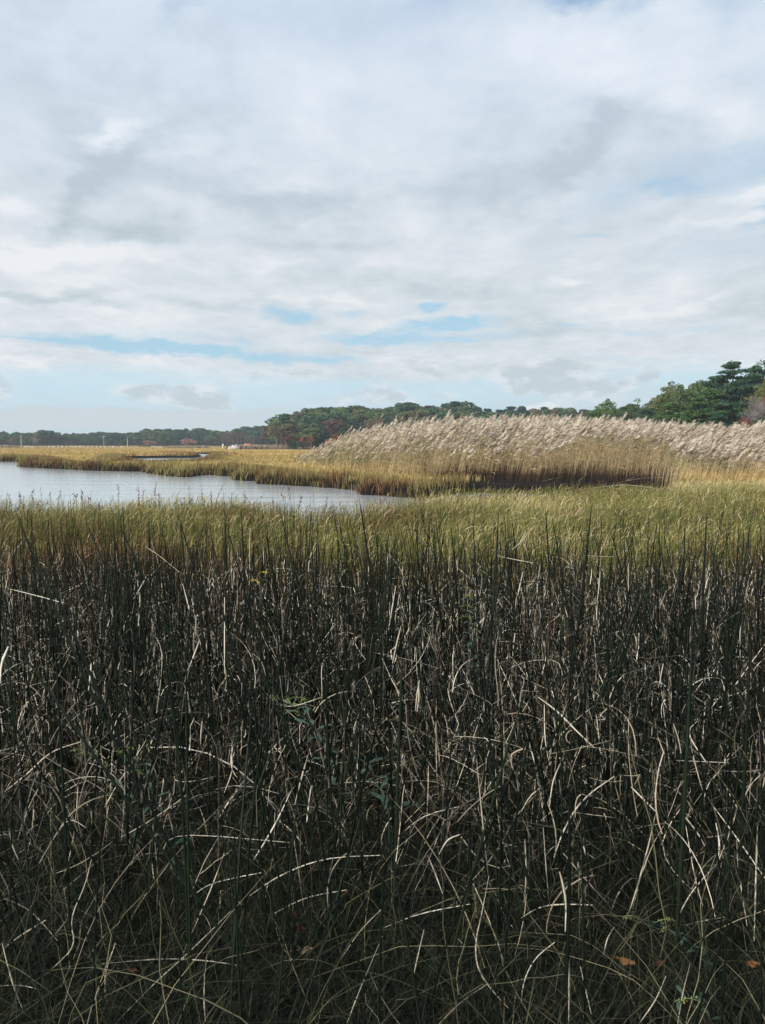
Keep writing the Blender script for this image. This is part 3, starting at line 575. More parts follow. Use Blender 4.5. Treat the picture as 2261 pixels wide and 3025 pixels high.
def pine(H=12., Rr=4., levels=13, per=5, nl=70, size=.17, bare=.3, ragged=.35):
    cr, tk = Geo(), Geo(); P = limb(tk, (0, 0, -.4), (tr.normal(0, .3), tr.normal(0, .3), H * .97), H * .02, H * .004, 8, .012)
    for i_ in range(levels):
        f = bare + (1 - bare) * (i_ / (levels - 1)) ** .9; z = H * f + tr.normal(0, .16 * ragged * H / levels * 4); prof = Rr * (1 - ((f - bare) / (1 - bare)) ** 1.7 * .86) * (.65 + .35 * min(1, (f - bare) / .15 + .3))
        for j_ in range(per):
            an = tr.uniform(0, 6.28); ln = prof * tr.uniform(1 - ragged * 1.6, 1.1); e = np.array([math.cos(an) * ln, math.sin(an) * ln, z + ln * tr.uniform(-.08, .5)])
            limb(tk, (0, 0, z), e, H * .006, H * .0015, 4, .03)
            for q in range(3):
                fc = (.45, .75, 1.)[q]; c = np.array([0, 0, z]) * (1 - fc) + e * fc; c = c + tr.normal(0, .12 * ln + .05, 3) * [1, 1, .3]
                n_ = nl; d = rdir(n_, tr); rad = (.28 + .16 * ln / Rr) * Rr * .42; p = c + d * np.array([1, 1, .38]) * (rad * tr.uniform(.2, 1, n_) ** .5)[:, None]
                v = unit(rdir(n_, tr) + [0, 0, .9]) * size * tr.uniform(.7, 1.3, n_)[:, None]; u = unit(np.cross(v, rdir(n_, tr))) * size * .38
                cr.kites(p, u, v, np.clip(tr.uniform(.2, .8) + tr.normal(0, .12, n_), 0, 1))
    c = np.array([0, 0, H * .97]); leaves(cr, c, Rr * .2, nl * 2, size, 1.1, .5)
    return cr, tk
def bare_tree(H=9., Rr=3., n1=16, n2=9, n3=10, tw=.02):
    cr, tk = Geo(), Geo(); limb(tk, (0, 0, -.4), (tr.normal(0, .2), 0, H * .8), H * .016, H * .005, 7, .02)
    A, B = [], []
    for k_ in range(n1):
        z = H * tr.uniform(.25, .8); d = unit(np.array([tr.normal(), tr.normal(), tr.uniform(.5, 1.6)])); ln = Rr * tr.uniform(.5, 1.1); e = np.array([0, 0, z]) + d * ln; limb(tk, (0, 0, z), e, H * .006, H * .002, 4, .05)
        for q in range(n2):
            s_ = np.array([0, 0, z]) + (e - [0, 0, z]) * tr.uniform(.3, 1); d2 = unit(d + rdir(1, tr)[0] * .9 + [0, 0, .3]); e2 = s_ + d2 * Rr * tr.uniform(.2, .45); A.append(s_); B.append(e2)
            for w_ in range(n3):
                s3 = s_ + (e2 - s_) * tr.uniform(.2, 1); d3 = unit(d2 + rdir(1, tr)[0] * 1.0 + [0, 0, .3]); A.append(s3); B.append(s3 + d3 * Rr * tr.uniform(.1, .25))
    A = np.array(A); B = np.array(B); n_ = len(A); mid = (A + B) / 2 + tr.normal(0, .04, (n_, 3)); cr.ribbons(np.stack([A, mid, B], 1), np.full((n_, 3), tw) * np.array([1, .8, .3]), unit(np.cross(B - A, rdir(n_, tr))), tr.random(n_))
    return cr, tk
m_bark = flat('tree_bark', (.10, .085, .075), .9, .1, .3, 2.)
m_bark_l = flat('pale_bark', (.30, .27, .25), .9, .1, .3, 2.)
def crown_mat(name, a, b, c, tl=.25): return mat(name, [(0, a), (.5, b), (1, c)], rough=.65, spec=.2, transl=tl, noise=.5, nscale=.45, objvar=.45)
MC = dict(
  dark_green=crown_mat('pine_needles', (.022, .066, .040), (.042, .108, .058), (.085, .165, .075)),
  deep_blue_green=crown_mat('cedar_foliage', (.020, .058, .046), (.038, .088, .064), (.065, .13, .082)),
  green=crown_mat('oak_foliage', (.045, .080, .034), (.078, .125, .048), (.135, .175, .065)),
  olive=crown_mat('olive_foliage', (.065, .075, .030), (.11, .115, .045), (.17, .16, .065)),
  yellow_green=crown_mat('yellow_green_foliage', (.08, .11, .030), (.13, .16, .045), (.20, .21, .06)),
  bright_green=crown_mat('fresh_pine_needles', (.040, .095, .028), (.078, .155, .042), (.14, .23, .062)),
  brown=crown_mat('brown_foliage', (.10, .065, .04), (.16, .105, .065), (.22, .15, .09)),
  russet=crown_mat('russet_foliage', (.16, .045, .030), (.27, .075, .045), (.36, .12, .06)),
  pink=crown_mat('pinkish_red_foliage', (.27, .14, .12), (.38, .20, .17), (.47, .30, .25)),
  maroon=crown_mat('maroon_twigs', (.075, .038, .036), (.11, .058, .052), (.16, .085, .07)),
  purple=crown_mat('purple_brown_twigs', (.085, .060, .065), (.13, .092, .095), (.18, .13, .13)),
  grey=crown_mat('grey_twigs', (.15, .13, .12), (.23, .20, .185), (.32, .29, .27)))
LIB = {}
def lib(kind, fn, n_, **k):
    LIB[kind] = []
    for _ in range(n_):
        cr, tk = fn(**k); zm = np.percentile(np.concatenate(cr.v)[:, 2], 99.7)
        for G_ in (cr, tk): G_.v = [q * [1, 1, 10. / zm] for q in G_.v]
        LIB[kind].append((cr.mesh(kind + '_crown', MC['green']), tk.mesh(kind + '_trunk', m_bark)))
lib('round', decid, 5, H=10., Rr=5.6, nc=50, nl=75, size=.40, trunk_h=.12)
lib('tall', decid, 3, H=10., Rr=4.0, nc=40, nl=75, size=.38, trunk_h=.14)
lib('pine', pine, 5, H=10., Rr=4.2, levels=12, per=6, nl=26, size=.36, bare=.16)
lib('bare', bare_tree, 3, H=10., Rr=3.3, n1=18, n2=8, n3=8, tw=.035)
lib('pine_near', pine, 3, H=10., Rr=3.3, levels=17, per=5, nl=44, size=.17, bare=.14, ragged=.5)
lib('open_near', decid, 3, H=10., Rr=4.8, nc=64, nl=70, size=.16, trunk_h=.34, cl=(.05, .10))
lib('bare_near', bare_tree, 2, H=10., Rr=4., n1=24, n2=12, n3=12, tw=.014)
lib('spruce', pine, 1, H=10., Rr=1.9, levels=14, per=5, nl=16, size=.22, bare=.1)
TN = {'round': 'broadleaf_tree', 'tall': 'broadleaf_tree', 'pine': 'pine_tree', 'bare': 'bare_tree', 'pine_near': 'pine_tree', 'open_near': 'broadleaf_tree', 'bare_near': 'bare_tree', 'spruce': 'spruce_tree'}
def tree(kind, colr, px, dist, top_py, wide=1., label=None, group=None, cat=None, zb=None):
    p = at(px, dist); gz = float(ground_z(np.array([p[0]]), np.array([p[1]]), np.array([5.]))[0]) if zb is None else zb
    H = zat(top_py, dist) - gz; s = H / 10.
    v = LIB[kind][int(tr.integers(len(LIB[kind])))]
    e = empty(TN[kind], (p[0], p[1], gz), tr.uniform(0, 6.28), (s * wide, s * wide, s), label=label, cat=cat or TN[kind].replace('_', ' '), group=group)
    child('trunk', v[1], e, m_bark_l if kind.startswith('bare') else None); child('crown', v[0], e, MC[colr])
    return e
SIL = [(-500,1272),(0,1270),(60,1277),(75,1279),(125,1274),(135,1271),(160,1273),(178,1281),(250,1279),(300,1275),(345,1277),(400,1278),(430,1271),(450,1267),(500,1266),(540,1268),(585,1266),(620,1268),(650,1273),(680,1270),(710,1265),(730,1261),(760,1257),(790,1259),(812,1256)]
SIL2 = [(815,1256),(830,1236),(845,1226),(870,1226),(890,1214),(920,1205),(960,1205),(990,1200),(1060,1201),(1080,1202),(1100,1208),(1165,1203),(1180,1196),(1210,1191),(1240,1190),(1250,1201),(1300,1200),(1330,1190),(1345,1188),(1365,1201),(1410,1200),(1440,1209),(1480,1213),(1500,1203),(1545,1202),(1570,1208),(1605,1200),(1630,1210),(1670,1203),(1700,1209),(1770,1210),(1800,1206),(1960,1195),(2300,1170)]
def sil(S_, px): return float(np.interp(px, [a_[0] for a_ in S_], [a_[1] for a_ in S_]))
CN = dict(dark_green='dark green', deep_blue_green='blue green', green='mid green', olive='olive green', yellow_green='yellowing green', bright_green='fresh green', brown='brown', russet='russet red', pink='pinkish red', maroon='maroon', purple='purplish bare', grey='grey bare')
def where_far(px):
    for b_, s_ in ((70, 'left of the first pole'), (180, 'right of the first pole'), (313, 'left of the crossarm pole'), (382, 'right of the crossarm pole'), (480, 'right of the second pole'), (560, 'between the pinkish trees'), (662, 'left of the marker post'), (760, 'behind the stranded boat'), (1e9, 'left of the wooded rise')):
        if px < b_: return s_
def where_mid(px):
    for b_, s_ in ((900, 'left end of the rise'), (1050, 'rise above the red shrubs'), (1250, 'rise behind the first plumes'), (1500, 'ridge behind the middle reeds'), (1800, 'ridge behind the tallest plumes'), (1e9, 'behind the near pines')):
        if px < b_: return s_
def lab(colr, kind, place, row):
    return f"{ {'round': 'rounded', 'tall': 'narrow', 'pine': 'layered', 'bare': 'leafless'}[kind]} {CN[colr]} {'pine' if kind == 'pine' else 'tree'}, {row} row, {place}"
# far treeline on the left
rows = [(436, 30, 1.0), (458, 31, .55), (488, 28, 0.), (474, 33, .25)]
for ri, (D, step, low) in enumerate(rows):
    px = -330 + ri * 12
    while px < 835:
        top = sil(SIL, px) + low * tr.uniform(4, 17) + tr.uniform(-1.5, 2.5)
        r_ = tr.random(); kind = ['round', 'tall', 'pine'][int(tr.choice(3, p=[.62, .18, .2]))]
        colr = str(tr.choice(['dark_green', 'deep_blue_green', 'green', 'olive', 'brown'], p=[.3, .27, .28, .11, .04]))
        if kind == 'pine': colr = 'deep_blue_green' if r_ < .5 else 'dark_green'
        skip = (ri == 0 and (655 < px < 760 or 425 < px < 470 or 540 < px < 590))
        if not skip: tree(kind, colr, px, D + tr.uniform(-8, 8), top, tr.uniform(1.15, 1.6), lab(colr, kind, where_far(px), ('front', 'second', 'back', 'third')[ri]), 'trees of the far treeline')
        px += step * tr.uniform(.75, 1.25)
tree('round', 'olive', 118, 420, 1280, 1.2, 'olive brown rounded tree on the left of the domed crown by the first utility pole', 'trees of the far treeline')
tree('round', 'deep_blue_green', 148, 424, 1271, 1.5, 'broad dark domed tree rising above its neighbours right of the first utility pole', 'trees of the far treeline')
tree('bare', 'grey', 112, 408, 1292, 1.2, 'pale grey leafless tree at the marsh edge below the domed tree')
for px, tp, w_, kd in ((446, 1301, 2.2, 'round'), (560, 1297, 2.0, 'round')):
    tree(kd, 'pink', px, 405, tp, w_, ('pinkish red shrubby tree at the marsh edge right of the second utility pole' if px < 500 else 'pinkish red shrubby tree at the marsh edge midway to the white marker post'))
for px, tp, cl_, w_ in ((664,1284,'purple',.9),(676,1278,'purple',1.),(690,1275,'maroon',1.),(704,1274,'purple',1.),(716,1270,'maroon',1.1),(727,1280,'purple',.8),(740,1283,'purple',.9),(752,1284,'purple',.8)):
    tree('bare', cl_, px, 400, tp, w_ * 1.1, f'{CN[cl_]} leafless tree in the clump behind the stranded white boat', 'bare trees behind the boat')
tree('spruce', 'dark_green', 798, 300, 1250, 1., 'small pointed spruce between the far treeline and the wooded rise')
# wooded rise in the middle
for ri, (D, step, low) in enumerate([(238, 46, 1.), (254, 42, .72), (274, 42, .38), (300, 28, 0.), (288, 30, .18)]):
    px = 812 + (40, 25, 15, 22, 8)[ri]
    while px < 2320:
        s_ = sil(SIL2, px); top = s_ + low * min(70, max(8, (1318 - s_) * .62)) * tr.uniform(.75, 1.1) + (tr.uniform(-2, 4) if ri == 3 else 0)
        kind = ['round', 'tall', 'pine'][int(tr.choice(3, p=[.48, .16, .36]))]
        colr = str(tr.choice(['dark_green', 'green', 'olive', 'yellow_green', 'brown', 'bright_green', 'maroon'], p=[.3, .27, .14, .08, .05, .11, .05]))
        if kind == 'pine': colr = str(tr.choice(['dark_green', 'deep_blue_green', 'bright_green'], p=[.6, .25, .15]))
        if ri == 0 and px < 1010: px += step; continue
        tree(kind, colr, px, D + tr.uniform(-6, 6), top, tr.uniform(1.05, 1.45), lab(colr, kind, where_mid(px), ('front', 'second', 'third', 'back', 'fourth')[ri]), 'trees of the wooded rise')
        px += step * tr.uniform(.75, 1.25)
for kind, colr, px, D, tp, w_, lb in (
  ('bare','maroon',818,236,1262,1.5,'maroon leafless tree leaning out at the left end of the wooded rise'), ('bare','maroon',832,232,1268,1.4,'maroon twiggy tree low at the left end of the wooded rise'),
  ('round','olive',852,240,1252,1.2,'olive rounded tree in front of the dark pines at the left end of the rise'), ('pine','dark_green',846,262,1224,1.2,'dark layered pine overhanging the left end of the wooded rise'),
  ('bare','maroon',845,226,1290,1.6,'dusky maroon shrub under the olive tree at the marsh edge'), ('round','maroon',866,229,1286,1.0,'dull maroon bushy tree beside the dark shrubs of the rise'),
  ('round','russet',900,228,1292,.9,'deep red bushy tree between dark pines at the marsh edge'), ('tall','green',925,230,1262,1.3,'mid green tree with a dark foot beside the orange topped tree'),
  ('bare','russet',922,222,1284,.9,'thin pale trunked tree with an orange red crown at the marsh edge'), ('round','russet',975,224,1298,1.1,'low russet red shrub spreading left of the reed tips'), ('round','russet',996,226,1284,.8,'upright russet red shrub beside the dark pine by the reed tips'),
  ('pine','dark_green',870,226,1300,1.6,'low dark conifer bush at the foot of the wooded rise, left one'), ('round','deep_blue_green',893,225,1304,1.4,'dark rounded bush at the foot of the wooded rise'), ('pine','dark_green',950,232,1258,1.3,'dark pine standing behind the low russet shrub'),
  ('pine','dark_green',1020,230,1262,1.3,'dark pine behind the first stray reed plumes'), ('pine','deep_blue_green',1055,234,1250,1.3,'blackish green pine just above the left reed tips'), ('pine','dark_green',1205,286,1189,1.5,'tallest blackish pine on the skyline of the wooded rise'),
  ('pine','dark_green',1343,286,1186,1.2,'round headed dark pine on the skyline above the middle of the reeds'), ('round','olive',1075,262,1226,1.1,'pale olive tree halfway up the wooded rise'), ('round','brown',1112,240,1240,1.0,'brown leafed tree halfway down the wooded rise'),
  ('round','pink',1255,226,1248,.9,'faded red tree just above the rising line of reed plumes'), ('round','pink',1592,200,1228,.8,'faded red tree peeping over the tallest plumes'), ('tall','yellow_green',1722,190,1232,1.,'bright yellow green young tree behind the tall plumes')):
    tree(kind, colr, px, D, tp, w_, lb)
# nearer trees on the right
for kind, colr, px, D, tp, w_, lb in (
  ('open_near','bright_green',1793,150,1179,.8,'small open crowned tree standing above the ridge left of the near pines'),
  ('pine_near','bright_green',1750,152,1215,1.5,'low spreading fresh green pine behind the tall plumes'),
  ('pine_near','bright_green',1850,142,1198,1.5,'fresh green spreading pine left of the open oak'),
  ('open_near','green',1880,140,1180,.95,'open dark branched oak left of the near pines'), ('open_near','deep_blue_green',1905,132,1205,.9,'bluish shaded tree under the open oak'),
  ('open_near','yellow_green',1985,128,1128,.85,'tall open flat topped oak with pale yellow green leaves'), ('open_near','green',1935,134,1168,.6,'thin side oak reaching left from the flat topped oak'),
  ('open_near','yellow_green',2052,128,1126,.85,'open yellow green oak next to the tallest pine'), ('pine_near','bright_green',1975,118,1190,1.7,'wide low bright green pine below the flat topped oak'),
  ('pine_near','bright_green',2060,116,1172,1.6,'broad bright green pine with drooping pads below the tallest pine'), ('pine_near','dark_green',2105,122,1112,1.35,'dark green pine leaning against the left of the tallest pine'),
  ('pine_near','dark_green',2152,120,1070,1.3,'tallest dark green pine with a ragged pointed top'), ('open_near','dark_green',2200,126,1105,1.1,'dense dark tree filling in right of the tallest pine'), ('pine_near','deep_blue_green',2178,118,1135,1.6,'shadowy blue green pine under the tallest pine'), ('open_near','deep_blue_green',2228,124,1070,.8,'round topped dark pine at the right edge of the picture'),
  ('pine_near','dark_green',2218,122,1082,1.0,'dark pine standing between the tallest pine and the right edge'), ('pine_near','bright_green',2090,119,1150,1.8,'broad sunlit pine spreading before the tallest pine'), ('pine_near','dark_green',1965,130,1165,1.7,'dark pine filling the gap behind the flat topped oak'), ('open_near','bright_green',2085,126,1118,1.2,'dense fresh green tree joining the oaks to the tallest pine'), ('open_near','green',2020,121,1150,1.1,'dense mid green tree below the flat topped oak'), ('bare_near','grey',2222,112,1170,.8,'grey leafless tree tangled in front of the right hand pines'), ('bare_near','grey',2245,108,1185,1.1,'grey leafless bushy tree at the right edge above the plumes'), ('open_near','yellow_green',2262,116,1120,.8,'yellow green tree cut by the right edge of the picture'),
  ('open_near','russet',2262,114,1160,.55,'rusty orange tree below the yellow green one at the right edge'), ('open_near','russet',2195,108,1232,.7,'low rust red shrub under the grey leafless trees'), ('pine_near','dark_green',2110,108,1222,2.,'low dark pine just above the plumes below the tallest pine'),
  ('pine_near','bright_green',2010,110,1232,2.,'low bright green pine just above the plumes below the flat topped oak'), ('pine_near','dark_green',2320,118,1090,1.4,'dark pine beyond the right edge of the picture'), ('open_near','green',1930,116,1240,1.2,'low mid green tree just above the plumes below the open oak'), ('pine_near','dark_green',2240,106,1235,1.8,'low dark pine just above the plumes at the right edge')):
    tree(kind, colr, px, D, tp, w_, lb)
# ---------------------------------------------------------------- far low reeds at the marsh edge
m_fr = mat('far_reed', [(0, (.17, .14, .10)), (.5, (.27, .225, .17)), (1, (.36, .30, .235))], rough=.9, hstops=[(0, (.6, .6, .55)), (.6, (.9, .9, .85)), (1, (1.15, 1.1, 1.1))])
g = Geo()
for x0, x1, D0, D1, h0, n_ in ((-400, 66, 330, 345, 1.3, 2600), (488, 622, 300, 325, 1.0, 2600), (668, 866, 232, 262, 1.35, 5200), (866, 1000, 232, 240, .8, 1500)):
    D = rng.uniform(D0, D1, n_); px = rng.uniform(x0, x1, n_); x = (px - 1130.5) / FPX * D; hh = h0 * np.interp(px, [x0, x0 + 25, x1 - 12, x1], [.45, 1, 1, .6]) * rng.uniform(.75, 1.15, n_) * (.8 + .4 * vnoise(x, D, 5, 4))
    P = curve_up(x, D, np.full(n_, MARSH - .05), hh, np.abs(rng.normal(.1, .1, n_)), rng.normal(0, .6, n_), rng.uniform(.2, .8, n_), 4)
    g.ribbons(P, np.full((n_, 4), .05) * np.array([.8, 1, 1.6, .5])[None], hside(n_), np.clip(rng.normal(.5, .2, n_), 0, 1))
tag(g.obj('far_reeds', m_fr), 'low grey brown reeds fringing the far side of the marsh', 'reeds', kind='stuff')
# grassy strip in front of the reeds on the right, golden at its foot
m_gold = mat('golden_grass', [(0, (.28, .20, .08)), (.5, (.46, .34, .14)), (1, (.62, .50, .26))], rough=.65, transl=.25, hstops=[(0, (.8, .7, .6)), (1, (1.05, 1, .95))])
g = Geo(); x = rng.uniform(8, 26, 26000); y = rng.uniform(24, 37, 26000); a = 1130.5 + x / y * FPX; fr = y - np.interp(a, [1985, 2000, 2261, 2900], [27.5, 26., 24.3, 22.5]); kk = (a > 1990) & (fr > 0) & (fr < 6) & (shore(x, y) > .1); x, y = x[kk], y[kk]; n_ = len(x)
P = curve_up(x, y, ground_z(x, y), rng.uniform(.45, 1.0, n_), np.abs(rng.normal(.15, .15, n_)), rng.normal(0, .8, n_), rng.uniform(.1, .7, n_), 5)
g.ribbons(P, np.full((n_, 5), .009) * np.array([.8, 1, 1, .7, .1])[None], hside(n_), np.clip(rng.normal(.5, .25, n_), 0, 1))
tag(g.obj('golden_grass', m_gold), 'golden grass along the foot of the reeds at the right', 'grass', kind='stuff')

# ---------------------------------------------------------------- box helper with bevel
import bmesh
def box(name, sx, sy, sz, z0, m, parent=None, bev=.01, taper=1.):
    bm = bmesh.new(); bmesh.ops.create_cube(bm, size=1.)
    for v in bm.verts:
        k_ = taper if v.co.z > 0 else 1.
        v.co = Vector((v.co.x * sx * k_, v.co.y * sy * k_, (v.co.z + .5) * sz + z0))
    bmesh.ops.bevel(bm, geom=bm.edges[:], offset=bev, segments=2, affect='EDGES')
    me = bpy.data.meshes.new(name); bm.to_mesh(me); bm.free(); me.materials.append(m)
    o = bpy.data.objects.new(name, me); C.objects.link(o)
    if parent: o.parent = parent
    return o
m_white = flat('weathered_white_paint', (.78, .78, .76), .5, .4, .06, 6.)
m_grey_wood = flat('grey_wood', (.42, .39, .35), .85, .2, .2, 5.)
m_dark = flat('dark_gear', (.05, .055, .06), .5, .4, .2, 6.)
m_orange = flat('orange_hull', (.75, .17, .07), .4, .5, .08, 6.)
m_post = flat('pale_post', (.50, .47, .42), .85, .2, .15, 4.)
# utility poles
def pole(px, D, base_py, top_py, r0, label, arm=False, m=m_post, nm='utility_pole'):
    p = at(px, D); zb = MARSH; zt = zat(top_py, D); e = empty(nm, (p[0], p[1], zb), 0, 1., label=label, cat='pole' if nm == 'utility_pole' else 'post')
    g = Geo(); K = 9; s = np.linspace(0, 1, K); P = np.stack([s * 0, s * 0, s * (zt - zb + .3) - .3], 1)[None]; g.tubes(P, (r0 * (1 - .25 * s))[None], .5, 10)
    o = g.obj('shaft', m, e); cap = Geo(); cap.tubes(np.array([[[0, 0, zt - zb - .02], [0, 0, zt - zb + .04], [0, 0, zt - zb + .06]]]), np.array([[r0 * .78, r0 * .8, .01]]), .5, 10); cap.obj('cap', m_grey_wood, e)
    if arm:
        a = box('crossarm', 2.6, .14, .16, zt - zb - .5, m_grey_wood, e)
        for k_ in (-1.1, -.4, .4, 1.1):
            q = Geo(); q.tubes(np.array([[[k_, 0, zt - zb - .34], [k_, 0, zt - zb - .26], [k_, 0, zt - zb - .14]]]), np.array([[.05, .07, .03]]), .5, 8); q.obj('insulator', m_dark, e)
    return e
pole(70.5, 380, 1314, 1284, .16, 'pale weathered utility pole at the far marsh edge on the left')
pole(313, 396, 1313, 1287, .12, 'thin utility pole with a crossarm against the far trees', True, m_grey_wood)
pole(382.5, 372, 1316, 1294, .15, 'shorter pale utility pole right of the crossarm pole')
e = pole(662, 250, 1325, 1311.5, .13, 'white marker post with a square head left of the stranded boat', False, m_white, 'marker_post')
box('head', .5, .3, .5, zat(1313.5, 250) - MARSH - .35, m_white, e, .03)
# little white posts along the far edge
ORD = 'first second third fourth fifth sixth seventh eighth ninth tenth eleventh twelfth thirteenth fourteenth fifteenth sixteenth seventeenth eighteenth nineteenth twentieth twenty-first twenty-second twenty-third twenty-fourth twenty-fifth twenty-sixth twenty-seventh twenty-eighth twenty-ninth thirtieth'.split()
posts = [79.5,85.5,91,98,103.6,137.5,149.5,154,163,167.5,180,189,192.5,202,214,219,228.5,232,241,244,254.5,266,278.5,291,303,316,330,338,342,354,363,366.5,404,411,454,460,467,472,478,483.5,585,599.5,604,607,622,631]
for i_, px in enumerate(posts):
    D = 352 + 14 * vnoise(np.array([px]), np.array([0.]), 30, 3)[0]; p = at(px, D); big = tr.random() < .35; w_ = .34 if big else .19
    o_s = tr.uniform(.62, .95)
    if i_ == 0:
        post_e = empty('edge_post', (0, 0, 0)); pa = box('shaft', 1., .55, .86, -.14, m_white, post_e, .04); pb = box('cap', 1.15, .7, .14, .723, m_white, post_e, .04); r_ = post_e
    else:
        r_ = post_e.copy(); C.objects.link(r_)
        for ch in (pa, pb):
            c_ = ch.copy(); C.objects.link(c_); c_.parent = r_
    r_.location = (p[0], p[1], MARSH); r_.scale = (w_, w_, o_s); r_.rotation_euler = (0, 0, tr.uniform(-.4, .4))
    post_n = sum(1 for q in posts if q <= px and ((q < 313) == (px < 313)) and ((q < 382) == (px < 382)) and ((q < 500) == (px < 500)))
    seg = 'right of the first utility pole' if px < 313 else ('right of the crossarm pole' if px < 382 else ('right of the second utility pole' if px < 500 else 'beyond the second pinkish red tree'))
    tag(r_, f'{ORD[post_n - 1]} small white post {seg} along the far marsh edge', 'post', 'small white posts along the far marsh edge')
# stranded white boat: a hull lying on the grass with a small cabin and an engine
def loft(name, secs, m, parent, cap=True):
    """secs [K, n, 3] closed rings joined"""
    secs = np.array(secs, float); K, n_, _ = secs.shape; g = Geo(); i_ = np.arange(K - 1)[:, None] * n_ + np.arange(n_)[None]; j_ = np.arange(K - 1)[:, None] * n_ + (np.arange(n_)[None] + 1) % n_
    V = secs.reshape(-1, 3); Q = np.stack([i_, j_, j_ + n_, i_ + n_], -1).reshape(-1, 4); g.add(V, Q)
    if cap:
        for base in (0, (K - 1) * n_):
            h_ = n_ // 2
            for q in range(h_ - 1):
                g.q.append(np.array([[base + q, base + q + 1, base + n_ - 2 - q, base + n_ - 1 - q]]))
    return g.obj(name, m, parent, smooth=False)
def hull(Ln, Wd, Ht, K=9):
    secs = []
    for s in np.linspace(-1, 1, K):
        f = math.sqrt(max(.0, 1 - max(0, s) ** 2.4)) * (1 - .12 * max(0, -s)); w_ = max(.03, Wd / 2 * f); sh = .18 * Ht * max(0, s) ** 2
        secs.append([(s * Ln / 2, -w_, Ht + sh), (s * Ln / 2, -w_ * .82, Ht * .35 + sh), (s * Ln / 2, -w_ * .3, .02 + sh * 2), (s * Ln / 2, w_ * .3, .02 + sh * 2), (s * Ln / 2, w_ * .82, Ht * .35 + sh), (s * Ln / 2, w_, Ht + sh)])
    return secs
p = unp(692, 1329, MARSH); e = empty('stranded_boat', (p[0], p[1], MARSH + .02), R(18), 1.15, label='small white boat stranded on the golden marsh before the bare trees', cat='boat'); e.rotation_euler = (R(-10), R(-3), R(22))
hl = loft('hull', hull(2.7, 1.15, .72), m_white, e); dk = loft('deck', [[(s * 1.3, -w_, .73), (s * 1.3, w_, .73), (s * 1.3, w_ * .9, .80), (s * 1.3, -w_ * .9, .80)] for s, w_ in ((-1, .48), (-.4, .54), (.2, .54), (.7, .38), (.98, .06))], m_white, e)
box('cabin', .95, .7, .34, .80, m_white, e, .05, .85); box('windshield', .5, .74, .14, .93, m_dark, e, .02, .9); box('engine', .3, .28, .5, .6, m_dark, e, .05, .8).location = (-1.45, 0, 0)
q = Geo(); ry = np.linspace(-1.3, 1.2, 8); q.tubes(np.stack([ry, np.full(8, -.5), np.full(8, .66)], 1)[None], np.full((1, 8), .035), .5, 6); q.obj('rub_rail', m_dark, e)
p = unp(702, 1321, MARSH + .9); e = empty('cabin_buoy', (p[0] + 2, p[1] - 60, MARSH), 0, 1., label='round white mooring buoy standing on a stake right behind the stranded boat', cat='buoy')
D = 262.; p = at(702, D); e.location = (p[0], p[1], MARSH); bm = bmesh.new(); bmesh.ops.create_uvsphere(bm, u_segments=16, v_segments=10, radius=.3); me = bpy.data.meshes.new('float'); bm.to_mesh(me); bm.free(); me.materials.append(m_white); o = bpy.data.objects.new('float', me); C.objects.link(o); o.parent = e; o.location = (0, 0, 1.25); o.scale = (1, 1, .75)
q = Geo(); q.tubes(np.array([[[0, 0, -.2], [0, 0, .5], [0, 0, 1.15]]]), np.full((1, 3), .05), .5, 8); q.obj('stake', m_grey_wood, e)
# white and orange boats drawn up behind the far reeds
for px, D, Ln, z_, m_, lb, rz_ in ((735, 268, 2.7, 1.05, m_orange, 'overturned orange boat lying behind the far reeds right of the white boat', .1), (716, 262, 1.8, .7, m_white, 'overturned white skiff between the stranded boat and the orange one', -.15)):
    p = at(px, D); e = empty('overturned_boat', (p[0], p[1], MARSH), rz_, 1., label=lb, cat='boat')
    o = loft('hull', hull(Ln, 1.0, .4), m_, e); o.rotation_euler = (R(180), 0, 0); o.location = (0, 0, z_ + .55)
    q = Geo(); q.tubes(np.array([[[-Ln * .42, 0, z_ + .57], [0, 0, z_ + .585], [Ln * .4, 0, z_ + .53]]]), np.full((1, 3), .035), .5, 6); q.obj('keel', m_dark if m_ is m_white else m_white, e)
    for s_ in (-.3, .3):
        t_ = box('trestle', .12, .9, z_ + .16, -.05, m_grey_wood, e, .01); t_.location = (s_ * Ln, 0, 0)
# pale fallen reeds at the foot of the bed
m_pale = flat('bleached_stem', (.60, .54, .46), .6, .3, .12, 9.)
for i_, (pts, lb) in enumerate((
   ([(1755,1441,30,.55),(1790,1437,31,.72),(1840,1432,31.5,.85),(1890,1436,31.5,.75),(1945,1444,31,.50)], 'white arched dead reed spanning the dark mud under the reed bed'),
   ([(1820,1432,36,.5),(1880,1405,36.5,1.0),(1930,1385,37,1.35),(1975,1372,37,1.6)], 'pale fallen reed slanting up to the right over the dark mud'),
   ([(1560,1442,36,.3),(1600,1422,37,.6),(1660,1408,38,.85)], 'long bleached reed leaning left over the dark mud'),
   ([(1690,1440,36,.3),(1715,1415,36.5,.7),(1735,1398,37,.95)], 'short bleached reed standing askew at the middle of the dark mud'),
   ([(1850,1420,36,.7),(1900,1412,36,.8),(1960,1410,36,.85)], 'level bleached reed lying across the dark mud at the right'))):
    P = np.array([[*at(px, D)[:2], zat(py, D)] for px, py, D, z_ in pts])[None]; g = Geo(); g.tubes(P, np.linspace(.010, .005, P.shape[1])[None], .5, 5); tag(g.obj('fallen_reed', m_pale), lb, 'reed', 'fallen bleached reeds')
